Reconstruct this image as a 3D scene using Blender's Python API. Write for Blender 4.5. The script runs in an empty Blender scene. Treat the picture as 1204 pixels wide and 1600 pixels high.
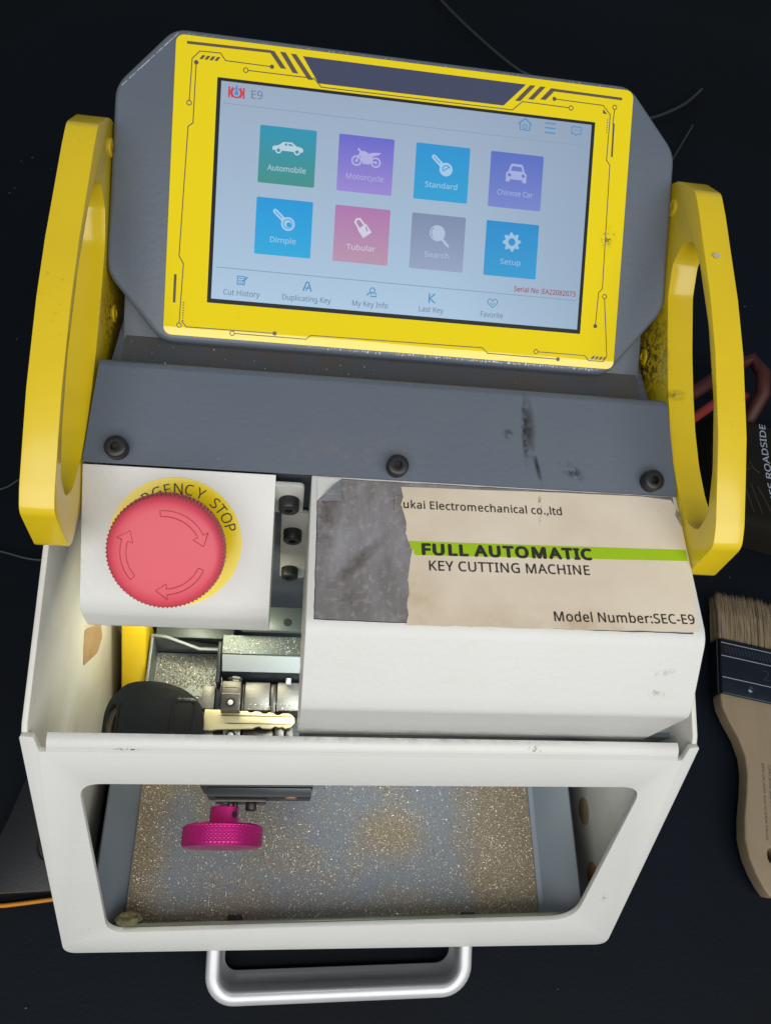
import bpy, bmesh, math, random
from mathutils import Vector, Matrix, noise
from mathutils.geometry import tessellate_polygon
R = math.radians
S = 0.001                      # the scene is modelled in millimetres
random.seed(7)
scene = bpy.context.scene
COL = scene.collection

# ---------------------------------------------------------------- camera, world, light
cam_d = bpy.data.cameras.new('camera'); cam = bpy.data.objects.new('camera', cam_d); COL.objects.link(cam)
cam_d.sensor_fit = 'VERTICAL'; cam_d.sensor_height = 24.0; cam_d.lens = 24.0 * 1184.56 / 1600.0
cam_d.clip_start = 0.01; cam_d.clip_end = 50
RM = ((0.99126, -0.00989, 0.13156), (0.05315, -0.88274, -0.46684), (0.12075, 0.46976, -0.8745))
m = Matrix.Identity(4)
for i in range(3):
    m[i][0] = RM[0][i]; m[i][1] = -RM[1][i]; m[i][2] = -RM[2][i]
m[0][3], m[1][3], m[2][3] = -37.5 * S, 14.2 * S, 454.1 * S
cam.matrix_world = m
scene.camera = cam

world = bpy.data.worlds.new('World'); scene.world = world; world.use_nodes = True
bg = world.node_tree.nodes['Background']
bg.inputs[0].default_value = (0.80, 0.92, 1.0, 1); bg.inputs[1].default_value = 0.17

def area(name, loc, target, sx, sy, power, color, up=Vector((0, 0, 1))):
    d = bpy.data.lights.new(name, 'AREA'); d.shape = 'RECTANGLE'; d.size = sx * S; d.size_y = sy * S
    d.energy = power; d.color = color
    o = bpy.data.objects.new(name, d); COL.objects.link(o)
    o.location = Vector(loc) * S
    o.rotation_euler = (Vector(target) - Vector(loc)).to_track_quat('-Z', 'Y').to_euler()
    return o
# daylight that comes in over the photographer's shoulder through the open tailgate
area('daylight_opening', (150, -752, 1137), (150, -752 + 950, 1137 - 1215), 2300, 1180, 26, (1.0, 0.985, 0.95))
# small work lights of the machine over the clamp and under the cover
area('work_light', (-74, 140, 147), (-84, 112, 40), 56, 8, 0.042, (1.0, 0.95, 0.66))
area('work_light', (-90, 156, 96), (-122, 118, 34), 24, 8, 0.036, (1.0, 0.96, 0.66))
area('work_light', (25, 96, 139), (22, 70, 20), 130, 10, 0.08, (0.93, 1.0, 0.97))

scene.view_settings.view_transform = 'Standard'; scene.view_settings.look = 'None'
scene.view_settings.exposure = 0.0; scene.view_settings.gamma = 1.0
scene.render.engine = 'CYCLES'
scene.render.resolution_x = 770; scene.render.resolution_y = 1024

# ---------------------------------------------------------------- materials
def srgb(r, g, b):
    f = lambda c: (c / 255 / 12.92) if c / 255 <= 0.04045 else ((c / 255 + 0.055) / 1.055) ** 2.4
    return (f(r), f(g), f(b), 1)
def mat(name, color, rough=0.5, metal=0.0, spec=0.5, var=0.0, var_scale=60, var_col=None, bump=0.0, bump_scale=900,
        coat=0.0, scuffs=(), bump2=0.0, bump2_scale=40, dirt=None, stretch=None, coat_rough=0.1, rough_var=0.0):
    M = bpy.data.materials.new(name); M.use_nodes = True
    nt = M.node_tree; N = nt.nodes; Lk = nt.links
    b = N['Principled BSDF']
    b.inputs['Roughness'].default_value = rough; b.inputs['Metallic'].default_value = metal
    b.inputs['Specular IOR Level'].default_value = spec
    b.inputs['Coat Weight'].default_value = coat; b.inputs['Coat Roughness'].default_value = coat_rough
    tc = N.new('ShaderNodeTexCoord')
    src = tc.outputs['Object']
    if stretch:
        mp = N.new('ShaderNodeMapping'); mp.inputs['Scale'].default_value = stretch
        Lk.new(src, mp.inputs[0]); vsrc = mp.outputs[0]
    else: vsrc = src
    col = None
    c4 = tuple(color[:3]) + (1,)
    def rgbnode(c):
        n = N.new('ShaderNodeRGB'); n.outputs[0].default_value = tuple(c[:3]) + (1,); return n.outputs[0]
    col = rgbnode(c4)
    def nz(scale, detail=4, s=None, rough_=0.6):
        n = N.new('ShaderNodeTexNoise'); n.inputs['Scale'].default_value = scale
        n.inputs['Detail'].default_value = detail; n.inputs['Roughness'].default_value = rough_
        Lk.new(s or vsrc, n.inputs['Vector']); return n.outputs['Fac']
    def ramp(fac, a, bb):
        n = N.new('ShaderNodeMapRange'); n.inputs[1].default_value = a; n.inputs[2].default_value = bb
        n.interpolation_type = 'SMOOTHSTEP'; Lk.new(fac, n.inputs[0]); return n.outputs[0]
    def mix(fac, a, c):
        n = N.new('ShaderNodeMix'); n.data_type = 'RGBA'
        if isinstance(fac, float): n.inputs['Factor'].default_value = fac
        else: Lk.new(fac, n.inputs['Factor'])
        Lk.new(a, n.inputs['A']); Lk.new(c, n.inputs['B']); return n.outputs['Result']
    def mul(a, f):
        n = N.new('ShaderNodeMath'); n.operation = 'MULTIPLY'; Lk.new(a, n.inputs[0])
        if isinstance(f, float): n.inputs[1].default_value = f
        else: Lk.new(f, n.inputs[1])
        return n.outputs[0]
    if var:
        vc = var_col or tuple(c * 0.5 for c in color[:3])
        col = mix(mul(ramp(nz(var_scale), 0.35, 0.75), float(var)), col, rgbnode(vc))
    if dirt:                                      # (colour, scale, low, high, amount)
        col = mix(mul(ramp(nz(dirt[1], 6, src, 0.75), dirt[2], dirt[3]), float(dirt[4])), col, rgbnode(dirt[0]))
    for (c, ctr, rad, rot, nscale, lo, hi) in scuffs:   # stains of their own shape: colour, centre mm, radii mm, z-turn, grain
        mp = N.new('ShaderNodeMapping'); mp.vector_type = 'TEXTURE'
        mp.inputs['Location'].default_value = (ctr[0] * S, (ctr[1] - 150) * S, (ctr[2] + 8) * S)   # machine parts share this origin
        mp.inputs['Rotation'].default_value = rot
        mp.inputs['Scale'].default_value = tuple(x * S for x in rad)
        Lk.new(src, mp.inputs[0])
        ln = N.new('ShaderNodeVectorMath'); ln.operation = 'LENGTH'; Lk.new(mp.outputs[0], ln.inputs[0])
        f1 = N.new('ShaderNodeMapRange'); f1.inputs[1].default_value = 1.0; f1.inputs[2].default_value = 0.2
        Lk.new(ln.outputs['Value'], f1.inputs[0])
        f = mul(f1.outputs[0], ramp(nz(nscale, 5, src, 0.7), lo, hi))
        col = mix(f, col, rgbnode(c))
    Lk.new(col, b.inputs['Base Color'])
    if rough_var:
        mr = N.new('ShaderNodeMapRange'); mr.inputs[3].default_value = rough - rough_var; mr.inputs[4].default_value = rough + rough_var
        Lk.new(nz(45, 5), mr.inputs[0]); Lk.new(mr.outputs[0], b.inputs['Roughness'])
    last = None
    for (st, sc, dist) in ((bump, bump_scale, 0.0004), (bump2, bump2_scale, 0.002)):
        if st:
            bp = N.new('ShaderNodeBump'); bp.inputs['Strength'].default_value = st; bp.inputs['Distance'].default_value = dist
            Lk.new(nz(sc, 3), bp.inputs['Height'])
            if last: Lk.new(last, bp.inputs['Normal'])
            last = bp.outputs[0]
    if last: Lk.new(last, b.inputs['Normal'])
    return M

DARKS = (0.015, 0.015, 0.017)
WHITE = (0.665, 0.667, 0.645)
M = {}
M['white'] = mat('white_powder_coat', WHITE, 0.38, var=0.22, var_scale=28, var_col=(0.60, 0.59, 0.555), bump=0.38, bump_scale=430,
                 dirt=((0.30, 0.27, 0.22), 160, 0.70, 0.80, 0.5), rough_var=0.08,
                 scuffs=[((0.08, 0.08, 0.08), (-94, 70.6, 147.6), (8, 6, .7), (0, 0, 0.1), 900, 0.48, 0.56),
                         ((0.12, 0.11, 0.10), (-109, 46, 101), (2, 5, 3), (0, 0, .3), 500, 0.5, 0.6),
                         ((0.45, 0.43, 0.40), (101, 92, 196), (6, 1.3, 4), (0, 0, .2), 700, 0.45, 0.6),
                         ((0.42, 0.40, 0.37), (99, 86, 190), (7, 1.2, 3), (0, 0, -.2), 700, 0.45, 0.6),
                         ((0.10, 0.08, 0.06), (121, 22, 60), (2.5, 4, 6), (0, 0, 0), 900, 0.5, 0.6),
                         ((0.24, 0.23, 0.21), (0, 77.2, 149.5), (140, 3.6, 4), (0, 0, 0), 120, 0.25, 0.75),
                         ((0.14, 0.13, 0.12), (64, 73, 149), (4, 3, 1.5), (0, 0, 0), 800, 0.5, 0.62),
                         ((0.36, 0.22, 0.10), (-118, 140, 186), (7, 30, 30), (0, 0, 0), 300, 0.45, 0.9)])
M['white_in'] = mat('white_inner_coat', (0.66, 0.65, 0.60), 0.45, var=0.45, var_scale=18, var_col=(0.42, 0.40, 0.35), bump=0.18, bump_scale=700,
                    dirt=((0.22, 0.20, 0.14), 200, 0.66, 0.78, 0.7),
                    scuffs=[((0.45, 0.27, 0.10), (-131, 136, 84), (6, 12, 22), (0.5, 0, 0), 120, 0.2, 0.5)])
M['grey'] = mat('grey_powder_coat', (0.108, 0.130, 0.168), 0.38, var=0.25, var_scale=22, var_col=(0.125, 0.137, 0.155), bump=0.30, bump_scale=420,
                dirt=((0.20, 0.19, 0.18), 420, 0.72, 0.78, 0.4), rough_var=0.07,
                scuffs=[((0.035, 0.035, 0.038), (53.5, 185, 213), (3.4, 17, 9), (0, 0, 0.06), 170, 0.36, 0.52),
                        ((0.016, 0.015, 0.016), (52, 184, 213), (1.6, 19, 9), (0, 0, 0.03), 420, 0.44, 0.54),
                        ((0.020, 0.018, 0.018), (57, 170, 209), (1.3, 9, 8), (0, 0, 0.25), 260, 0.36, 0.5),
                        ((0.022, 0.020, 0.020), (71, 169, 209), (7, 3.0, 5), (0, 0, -0.5), 260, 0.40, 0.52),
                        ((0.035, 0.033, 0.033), (45, 182, 212), (3, 2.5, 5), (0, 0, 0), 500, 0.4, 0.6),
                        ((0.19, 0.155, 0.13), (-15, 172, 209), (40, 12, 8), (0, 0, 0), 300, 0.40, 0.95),
                        ((0.10, 0.07, 0.035), (0, 208, 204), (130, 8, 6), (0, 0, 0), 350, 0.45, 0.75)])
M['grey_dark'] = mat('grey_ledge_coat', (0.075, 0.082, 0.095), 0.5, var=0.5, var_scale=60, var_col=(0.10, 0.075, 0.045), bump=0.3, bump_scale=700,
                     dirt=((0.24, 0.17, 0.09), 500, 0.60, 0.72, 0.7))
M['yellow'] = mat('yellow_gloss_coat', (0.74, 0.535, 0.010), 0.30, var=0.30, var_scale=20, var_col=(0.60, 0.41, 0.016), coat=0.6, coat_rough=0.12,
                  bump=0.05, bump_scale=350, dirt=((0.06, 0.05, 0.03), 330, 0.72, 0.80, 0.75), rough_var=0.06,
                  scuffs=[((0.03, 0.03, 0.035), (115.1, 232, 206), (1.6, 26, 26), (0, 0, 0), 420, 0.46, 0.56),
                          ((0.05, 0.045, 0.04), (-115.1, 230, 205), (1.4, 24, 22), (0, 0, 0), 480, 0.50, 0.60),
                          ((0.46, 0.34, 0.03), (-121, 200, 251), (9, 26, 12), (0, 0, 0.2), 520, 0.60, 0.70),
                          ((0.42, 0.30, 0.03), (-121, 262, 264), (9, 12, 8), (0, 0, 0.2), 560, 0.60, 0.70),
                          ((0.46, 0.34, 0.03), (121, 180, 245), (9, 30, 14), (0, 0, 0), 520, 0.60, 0.70),
                          ((0.25, 0.18, 0.02), (118, 205, 216), (6, 3, 4), (0, 0, 0), 300, 0.35, 0.6)])
M['yellow_in'] = mat('yellow_inner_coat', (0.72, 0.50, 0.01), 0.4, var=0.15, var_scale=60)
M['black_screw'] = mat('black_oxide', (0.016, 0.016, 0.018), 0.38, spec=0.5, bump=0.1, bump_scale=1200, dirt=((0.09, 0.08, 0.07), 900, 0.6, 0.8, 0.5))
M['dark'] = mat('dark_cavity', (0.008, 0.008, 0.009), 0.6)
M['base'] = mat('black_base_coat', (0.020, 0.021, 0.024), 0.55, bump=0.2, bump_scale=700, dirt=((0.3, 0.26, 0.18), 800, 0.72, 0.8, 0.5))
M['rubber'] = mat('rubber', (0.012, 0.012, 0.012), 0.7, bump=0.2)
M['sticker'] = mat('yellow_film', (0.86, 0.67, 0.002), 0.015, spec=0.8, coat=0.5, coat_rough=0.02, var=0.06, var_scale=10, var_col=(0.78, 0.58, 0.002), bump2=0.030, bump2_scale=11,
                   dirt=((0.18, 0.13, 0.02), 300, 0.72, 0.80, 0.5),
                   scuffs=[((0.16, 0.12, 0.02), (87, 264, 242), (4, 6, 6), (0, 0, 0), 700, 0.50, 0.62)])
M['print'] = mat('dark_print', (0.115, 0.095, 0.085), 0.12, spec=0.5, bump2=0.03, bump2_scale=11)
M['print_blue'] = mat('slate_print', (0.062, 0.072, 0.13), 0.12, spec=0.5, bump2=0.03, bump2_scale=11)
M['border'] = mat('black_glass_border', (0.022, 0.024, 0.028), 0.12)
M['red'] = mat('red_plastic', (0.66, 0.068, 0.105), 0.42, var=0.12, var_scale=30, var_col=(0.60, 0.085, 0.12), bump=0.05, bump_scale=700)
M['red_line'] = mat('red_plastic_groove', (0.50, 0.048, 0.078), 0.5)
M['stop_film'] = mat('stop_sticker_film', (0.84, 0.67, 0.008), 0.2, var=0.15, var_scale=25, var_col=(0.74, 0.58, 0.08), bump2=0.10, bump2_scale=60)
M['ink'] = mat('brown_black_ink', (0.028, 0.022, 0.020), 0.55, dirt=((0.35, 0.28, 0.2), 900, 0.62, 0.75, 0.35))
M['paper'] = mat('aged_label_paper', (0.77, 0.68, 0.55), 0.5, var=0.55, var_scale=16, var_col=(0.60, 0.46, 0.32), bump=0.1, bump_scale=250, bump2=0.32, bump2_scale=24,
                 dirt=((0.20, 0.14, 0.08), 260, 0.70, 0.78, 0.5),
                 scuffs=[((0.47, 0.33, 0.19), (5, 112, 205), (14, 16, 8), (0, 0, 0), 70, 0.2, 0.9),
                         ((0.50, 0.36, 0.22), (60, 104, 205), (60, 10, 8), (0, 0, 0), 60, 0.25, 0.9),
                         ((0.16, 0.11, 0.07), (57, 153, 205), (0.9, 9, 4), (0, 0, -0.1), 500, 0.42, 0.6)])
M['residue'] = mat('torn_label_backing', (0.185, 0.172, 0.172), 0.42, var=1.0, var_scale=70, var_col=(0.29, 0.28, 0.30), bump=0.3, bump_scale=500,
                   dirt=((0.42, 0.39, 0.38), 380, 0.50, 0.70, 0.6), stretch=(1.6, 0.55, 1),
                   scuffs=[((0.115, 0.098, 0.092), (-14, 126, 205), (3.2, 20, 5), (0, 0, -0.75), 200, 0.25, 0.6),
                           ((0.085, 0.065, 0.058), (-26, 145, 205), (6, 26, 5), (0, 0, 0), 150, 0.3, 0.7),
                           ((0.08, 0.07, 0.065), (-16, 111, 205), (5, 8, 5), (0, 0, 0), 200, 0.3, 0.7)])
M['foil'] = mat('peeled_foil', (0.62, 0.62, 0.62), 0.22, metal=0.8, bump2=0.5, bump2_scale=250)
M['green'] = mat('green_band', (0.36, 0.56, 0.012), 0.42, var=0.15, var_scale=50, bump2=0.18, bump2_scale=28)
M['acrylic'] = mat('frosted_bracket', (0.48, 0.48, 0.45), 0.35, spec=0.4)
M['steel'] = mat('brushed_steel', (0.27, 0.265, 0.245), 0.45, metal=0.7, var=0.5, var_scale=50, var_col=(0.20, 0.19, 0.17), stretch=(0.25, 3, 1), bump=0.15, bump_scale=600)
M['steel_dark'] = mat('dark_steel', (0.10, 0.095, 0.09), 0.38, metal=0.85, var=0.5, var_scale=80, var_col=(0.18, 0.16, 0.14), bump=0.2, bump_scale=500)
M['slate'] = mat('black_anodized', (0.022, 0.026, 0.032), 0.42, metal=0.2, bump=0.12, bump_scale=900, dirt=((0.22, 0.20, 0.15), 700, 0.70, 0.78, 0.6))
M['slate_top'] = mat('slate_anodized', (0.10, 0.125, 0.125), 0.42, metal=0.4, bump=0.12, bump_scale=900, var=0.3)
M['silver_face'] = mat('satin_slate_bevel', (0.55, 0.60, 0.60), 0.42, metal=0.35, bump=0.08, bump_scale=600)  # brightness of the lit slate bevel put into a paler colour
M['tray'] = mat('tray_coat', (0.16, 0.185, 0.21), 0.45, bump=0.15, bump_scale=800, var=0.45, var_scale=14, var_col=(0.12, 0.155, 0.21),
                dirt=((0.40, 0.36, 0.28), 700, 0.70, 0.77, 0.5))
M['tray_light'] = mat('tray_insert_coat', (0.22, 0.25, 0.26), 0.4, bump=0.12, bump_scale=800, var=0.3, metal=0.2)
M['chrome'] = mat('satin_silver', (0.60, 0.61, 0.63), 0.34, metal=0.35, var=0.1, dirt=((0.05, 0.05, 0.05), 420, 0.70, 0.76, 0.7))
M['pink'] = mat('pink_anodized', (0.62, 0.022, 0.24), 0.30, metal=0.65, var=0.15, var_scale=80)
M['plug'] = mat('brown_plug', (0.24, 0.19, 0.11), 0.6, var=0.4, var_scale=90)
M['plug2'] = mat('rust_plug', (0.28, 0.15, 0.075), 0.6, var=0.4, var_scale=90)
M['brass_key'] = mat('brass_key_metal', (0.74, 0.66, 0.40), 0.40, metal=0.5, var=0.3, var_scale=120, stretch=(0.4, 2, 1), bump=0.1)
M['key_black'] = mat('black_key_plastic', (0.010, 0.0125, 0.0135), 0.22, spec=0.55, bump=0.18, bump_scale=1100, dirt=((0.06, 0.06, 0.055), 300, 0.66, 0.8, 0.3))
M['bare'] = mat('chipped_paint_metal', (0.62, 0.62, 0.60), 0.4, metal=0.3)
M['wood'] = mat('raw_wood', (0.25, 0.19, 0.12), 0.55, var=0.8, var_scale=30, var_col=(0.19, 0.145, 0.095), stretch=(2.4, 0.4, 1), bump=0.25, bump_scale=300,
                dirt=((0.06, 0.045, 0.03), 120, 0.66, 0.8, 0.6))
M['bristle'] = mat('hog_bristle', (0.25, 0.19, 0.115), 0.6, var=0.7, var_scale=120, var_col=(0.10, 0.072, 0.042), stretch=(4, 0.3, 1))
M['tin'] = mat('ferrule_tin', (0.045, 0.058, 0.08), 0.25, metal=0.9, var=0.3, var_scale=60, bump2=0.2, bump2_scale=50)
M['tin_light'] = mat('ferrule_edge', (0.10, 0.115, 0.14), 0.3, metal=0.9)
M['wood_print'] = mat('grey_wood_print', (0.05, 0.045, 0.04), 0.6)
M['floor'] = mat('dark_cargo_liner', (0.0040, 0.0072, 0.0128), 0.6, spec=0.10, var=0.8, var_scale=3.0, var_col=(0.0040, 0.0044, 0.0046), bump=0.5, bump_scale=500, bump2=0.9, bump2_scale=7,
                 dirt=((0.06, 0.06, 0.06), 300, 0.765, 0.79, 0.8))
M['bag'] = mat('brown_black_fabric', (0.0085, 0.0075, 0.0055), 0.8, spec=0.15, bump=0.6, bump_scale=600, bump2=0.4, bump2_scale=30)
M['bag_ink'] = mat('pale_blue_print', (0.30, 0.34, 0.42), 0.6, dirt=((0.03, 0.03, 0.03), 800, 0.6, 0.75, 0.6))
M['bag_faint'] = mat('faint_brown_print', (0.026, 0.020, 0.014), 0.7)
M['red_cable'] = mat('red_rubber', (0.22, 0.020, 0.014), 0.5, var=0.3)
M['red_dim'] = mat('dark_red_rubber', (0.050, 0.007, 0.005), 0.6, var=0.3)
M['case'] = mat('charcoal_case_plastic', (0.0055, 0.0065, 0.009), 0.38, bump=0.12, bump_scale=700, var=0.3, var_scale=30)
M['orange'] = mat('orange_cord_rubber', (0.55, 0.20, 0.006), 0.5)
M['wire'] = mat('dusty_wire', (0.030, 0.033, 0.038), 0.5)
M['moss'] = mat('matted_filings', (0.075, 0.070, 0.032), 0.8, var=0.8, var_scale=400, var_col=(0.17, 0.15, 0.075), bump=0.6, bump_scale=800)

# brass chips: every flake its own tint
Mb = bpy.data.materials.new('brass_filings'); Mb.use_nodes = True
nt = Mb.node_tree; pb = nt.nodes['Principled BSDF']; g = nt.nodes.new('ShaderNodeNewGeometry'); cr = nt.nodes.new('ShaderNodeValToRGB')
cr.color_ramp.elements[0].color = (0.10, 0.075, 0.045, 1); cr.color_ramp.elements[1].color = (1.0, 0.95, 0.80, 1); cr.color_ramp.elements[1].position = 1.0
e_ = cr.color_ramp.elements.new(0.62); e_.color = (0.40, 0.33, 0.22, 1)
nt.links.new(g.outputs['Random Per Island'], cr.inputs[0]); nt.links.new(cr.outputs[0], pb.inputs['Base Color'])
pb.inputs['Metallic'].default_value = 0.3; pb.inputs['Roughness'].default_value = 0.32
M['chips'] = Mb
# the lit pixels of the screen: colour comes from a colour attribute
Mp = bpy.data.materials.new('screen_pixels'); Mp.use_nodes = True
nt = Mp.node_tree; pb = nt.nodes['Principled BSDF']; at_ = nt.nodes.new('ShaderNodeAttribute'); at_.attribute_name = 'Col'
pb.inputs['Base Color'].default_value = (0.01, 0.01, 0.012, 1); pb.inputs['Roughness'].default_value = 0.16
nt.links.new(at_.outputs['Color'], pb.inputs['Emission Color']); pb.inputs['Emission Strength'].default_value = 1.0
M['pixels'] = Mp
# tray floor: dust density comes from an attribute of the sheet
Md = mat('dusty_tray_floor', (0.122, 0.138, 0.162), 0.5, bump=0.3, bump_scale=1200)
nt = Md.node_tree; pb = nt.nodes['Principled BSDF']; at_ = nt.nodes.new('ShaderNodeAttribute'); at_.attribute_name = 'Col'
old = pb.inputs['Base Color'].links[0].from_socket
mx = nt.nodes.new('ShaderNodeMix'); mx.data_type = 'RGBA'; rg = nt.nodes.new('ShaderNodeRGB'); rg.outputs[0].default_value = (0.175, 0.132, 0.080, 1)
sp = nt.nodes.new('ShaderNodeSeparateColor'); nt.links.new(at_.outputs['Color'], sp.inputs[0])
nt.links.new(sp.outputs[0], mx.inputs['Factor']); nt.links.new(old, mx.inputs['A']); nt.links.new(rg.outputs[0], mx.inputs['B'])
nt.links.new(mx.outputs['Result'], pb.inputs['Base Color'])
M['tray_floor'] = Md

# ---------------------------------------------------------------- mesh helpers (millimetres)
class Geo:
    def __init__(s): s.v = []; s.f = []; s.mi = []; s.c = []; s.col = None
    def add(s, vs, fs, mi=0, col=None):
        o = len(s.v); s.v += [Vector(p) for p in vs]
        c = col if col is not None else s.col
        if callable(c): s.c += [c(p) for p in vs]
        else: s.c += [c or (1, 1, 1)] * len(vs)
        for f in fs: s.f.append([i + o for i in f]); s.mi.append(mi)
    def extr(s, poly, vec, mi=0):                    # closed prism from a 3D polygon
        n = len(poly); vec = Vector(vec)
        a = [Vector(p) for p in poly]; b = [p + vec for p in a]
        fs = [list(range(n)), list(range(2 * n - 1, n - 1, -1))] + [[i, i + n, (i + 1) % n + n, (i + 1) % n] for i in range(n)]
        s.add(a + b, fs, mi)
    def box(s, fn, u, v, h, mi=0):
        s.extr([fn(u[0], v[0], h[0]), fn(u[1], v[0], h[0]), fn(u[1], v[1], h[0]), fn(u[0], v[1], h[0])],
               Vector(fn(u[0], v[0], h[1])) - Vector(fn(u[0], v[0], h[0])), mi)
    def holed(s, fn, outer, holes, h0, h1, mi=0):      # plate with holes
        loops = [outer] + list(holes)
        tri = tessellate_polygon([[Vector((p[0], p[1], 0)) for p in l] for l in loops])
        flat = [p for l in loops for p in l]; n = len(flat)
        vs = [fn(p[0], p[1], h0) for p in flat] + [fn(p[0], p[1], h1) for p in flat]
        fs = [list(t) for t in tri] + [[i + n for i in reversed(t)] for t in tri]
        o = 0
        for l in loops:
            k = len(l)
            for i in range(k): fs.append([o + i, o + (i + 1) % k, o + (i + 1) % k + n, o + i + n])
            o += k
        s.add(vs, fs, mi)
    def sheet(s, fn, poly, h, mi=0, col=None):
        tri = tessellate_polygon([[Vector((p[0], p[1], 0)) for p in poly]])
        s.add([fn(p[0], p[1], h) for p in poly], [list(t) for t in tri], mi, col)
    def lathe(s, c, ax, prof, n=48, mi=0, rfun=None):  # prof = (radius, height) list
        c = Vector(c); ax = Vector(ax).normalized(); a = ax.orthogonal().normalized(); b = ax.cross(a)
        vs = []
        for (r, h) in prof:
            for i in range(n):
                t = 2 * math.pi * i / n; rr = rfun(r, h, t) if rfun else r
                vs.append(c + ax * h + (a * math.cos(t) + b * math.sin(t)) * rr)
        k = len(prof); fs = []
        for j in range(k - 1):
            for i in range(n): fs.append([j * n + i, j * n + (i + 1) % n, (j + 1) * n + (i + 1) % n, (j + 1) * n + i])
        fs.append(list(range(n - 1, -1, -1))); fs.append([(k - 1) * n + i for i in range(n)])
        s.add(vs, fs, mi)
    def tube(s, path, r, n=8, closed=False, mi=0):
        P_ = [Vector(p) for p in path]; k = len(P_); vs = []; prev = None
        for i, p in enumerate(P_):
            if closed: t = (P_[(i + 1) % k] - P_[i - 1]).normalized()
            else: t = (P_[min(i + 1, k - 1)] - P_[max(i - 1, 0)]).normalized()
            if prev is None: a = t.orthogonal().normalized()
            else: a = (prev - t * prev.dot(t)).normalized()
            prev = a; b = t.cross(a)
            rr = r(i / (k - 1)) if callable(r) else r
            for j in range(n):
                an = 2 * math.pi * j / n; vs.append(p + (a * math.cos(an) + b * math.sin(an)) * rr)
        fs = []
        for i in range(k if closed else k - 1):
            i2 = (i + 1) % k
            for j in range(n): fs.append([i * n + j, i * n + (j + 1) % n, i2 * n + (j + 1) % n, i2 * n + j])
        if not closed: fs += [list(range(n - 1, -1, -1)), [(k - 1) * n + j for j in range(n)]]
        s.add(vs, fs, mi)
    def build(s, name, mats, parent=None, bevel=0, seg=2, angle=38, smooth=True, recalc=True, bevel_angle=30, root=None):
        me = bpy.data.meshes.new(name)
        org = Vector(root) if root is not None else (Vector(parent['org']) if parent is not None else Vector((0, 0, 0)))
        bm = bmesh.new(); lay = bm.verts.layers.float_color.new('Col') if any(c != (1, 1, 1) for c in s.c) else None
        vs = [bm.verts.new((p - org) * S) for p in s.v]
        if lay:
            for v, c in zip(vs, s.c): v[lay] = (c[0], c[1], c[2], 1)
        for f, mi in zip(s.f, s.mi):
            try: fc = bm.faces.new([vs[i] for i in f]); fc.material_index = mi
            except ValueError: pass
        if recalc: bmesh.ops.recalc_face_normals(bm, faces=bm.faces)
        if bevel:
            ed = [e for e in bm.edges if len(e.link_faces) == 2 and e.calc_face_angle(0) > R(bevel_angle)]
            bmesh.ops.bevel(bm, geom=ed, offset=bevel * S, segments=seg, profile=0.5, affect='EDGES', clamp_overlap=True)
        bm.to_mesh(me); bm.free()
        for mm in (mats if isinstance(mats, (list, tuple)) else [mats]): me.materials.append(M[mm])
        if smooth:
            me.polygons.foreach_set('use_smooth', [True] * len(me.polygons)); me.set_sharp_from_angle(angle=R(angle))
        o = bpy.data.objects.new(name, me); COL.objects.link(o); o['org'] = tuple(org)
        if parent is not None: o.parent = parent
        else: o.location = org * S
        return o
def clean(o):
    if 'org' in o: del o['org']
def tag(o, label=None, cat=None, group=None, kind=None):
    for k, v in (('label', label), ('category', cat), ('group', group), ('kind', kind)):
        if v: o[k] = v
    return o
def empty(name, loc, label, cat, group=None):
    o = bpy.data.objects.new(name, None); COL.objects.link(o); o.empty_display_size = 0.02
    o.location = Vector(loc) * S; o['org'] = tuple(loc); return tag(o, label, cat, group)
def copy_part(o, offset, parent):
    c = o.copy(); COL.objects.link(c); c.parent = parent; c.location = o.location + Vector(offset) * S
    for ch in o.children:
        d = ch.copy(); COL.objects.link(d); d.parent = c
    return c
def rrect(u0, u1, v0, v1, r, n=6):
    pts = []
    for (cx, cy, a0) in ((u1 - r, v1 - r, 0), (u0 + r, v1 - r, 90), (u0 + r, v0 + r, 180), (u1 - r, v0 + r, 270)):
        for i in range(n + 1):
            a = R(a0 + 90 * i / n); pts.append((cx + r * math.cos(a), cy + r * math.sin(a)))
    return pts
def round_poly(poly, rad, n=5):
    out = []; k = len(poly)
    for i in range(k):
        p = Vector(poly[i][:2]); r = rad[i] if isinstance(rad, (list, tuple)) else rad
        if r <= 0: out.append(tuple(p)); continue
        a = (Vector(poly[i - 1][:2]) - p); b = (Vector(poly[(i + 1) % k][:2]) - p)
        r1 = min(r, a.length * 0.48, b.length * 0.48)
        p0 = p + a.normalized() * r1; p2 = p + b.normalized() * r1
        for j in range(n + 1):
            t = j / n; q = p0 * (1 - t) ** 2 + p * 2 * t * (1 - t) + p2 * t * t; out.append(tuple(q))
    return out
def circle(cu, cv, r, n=32, a0=0): return [(cu + r * math.cos(a0 + 2 * math.pi * i / n), cv + r * math.sin(a0 + 2 * math.pi * i / n)) for i in range(n)]
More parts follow.
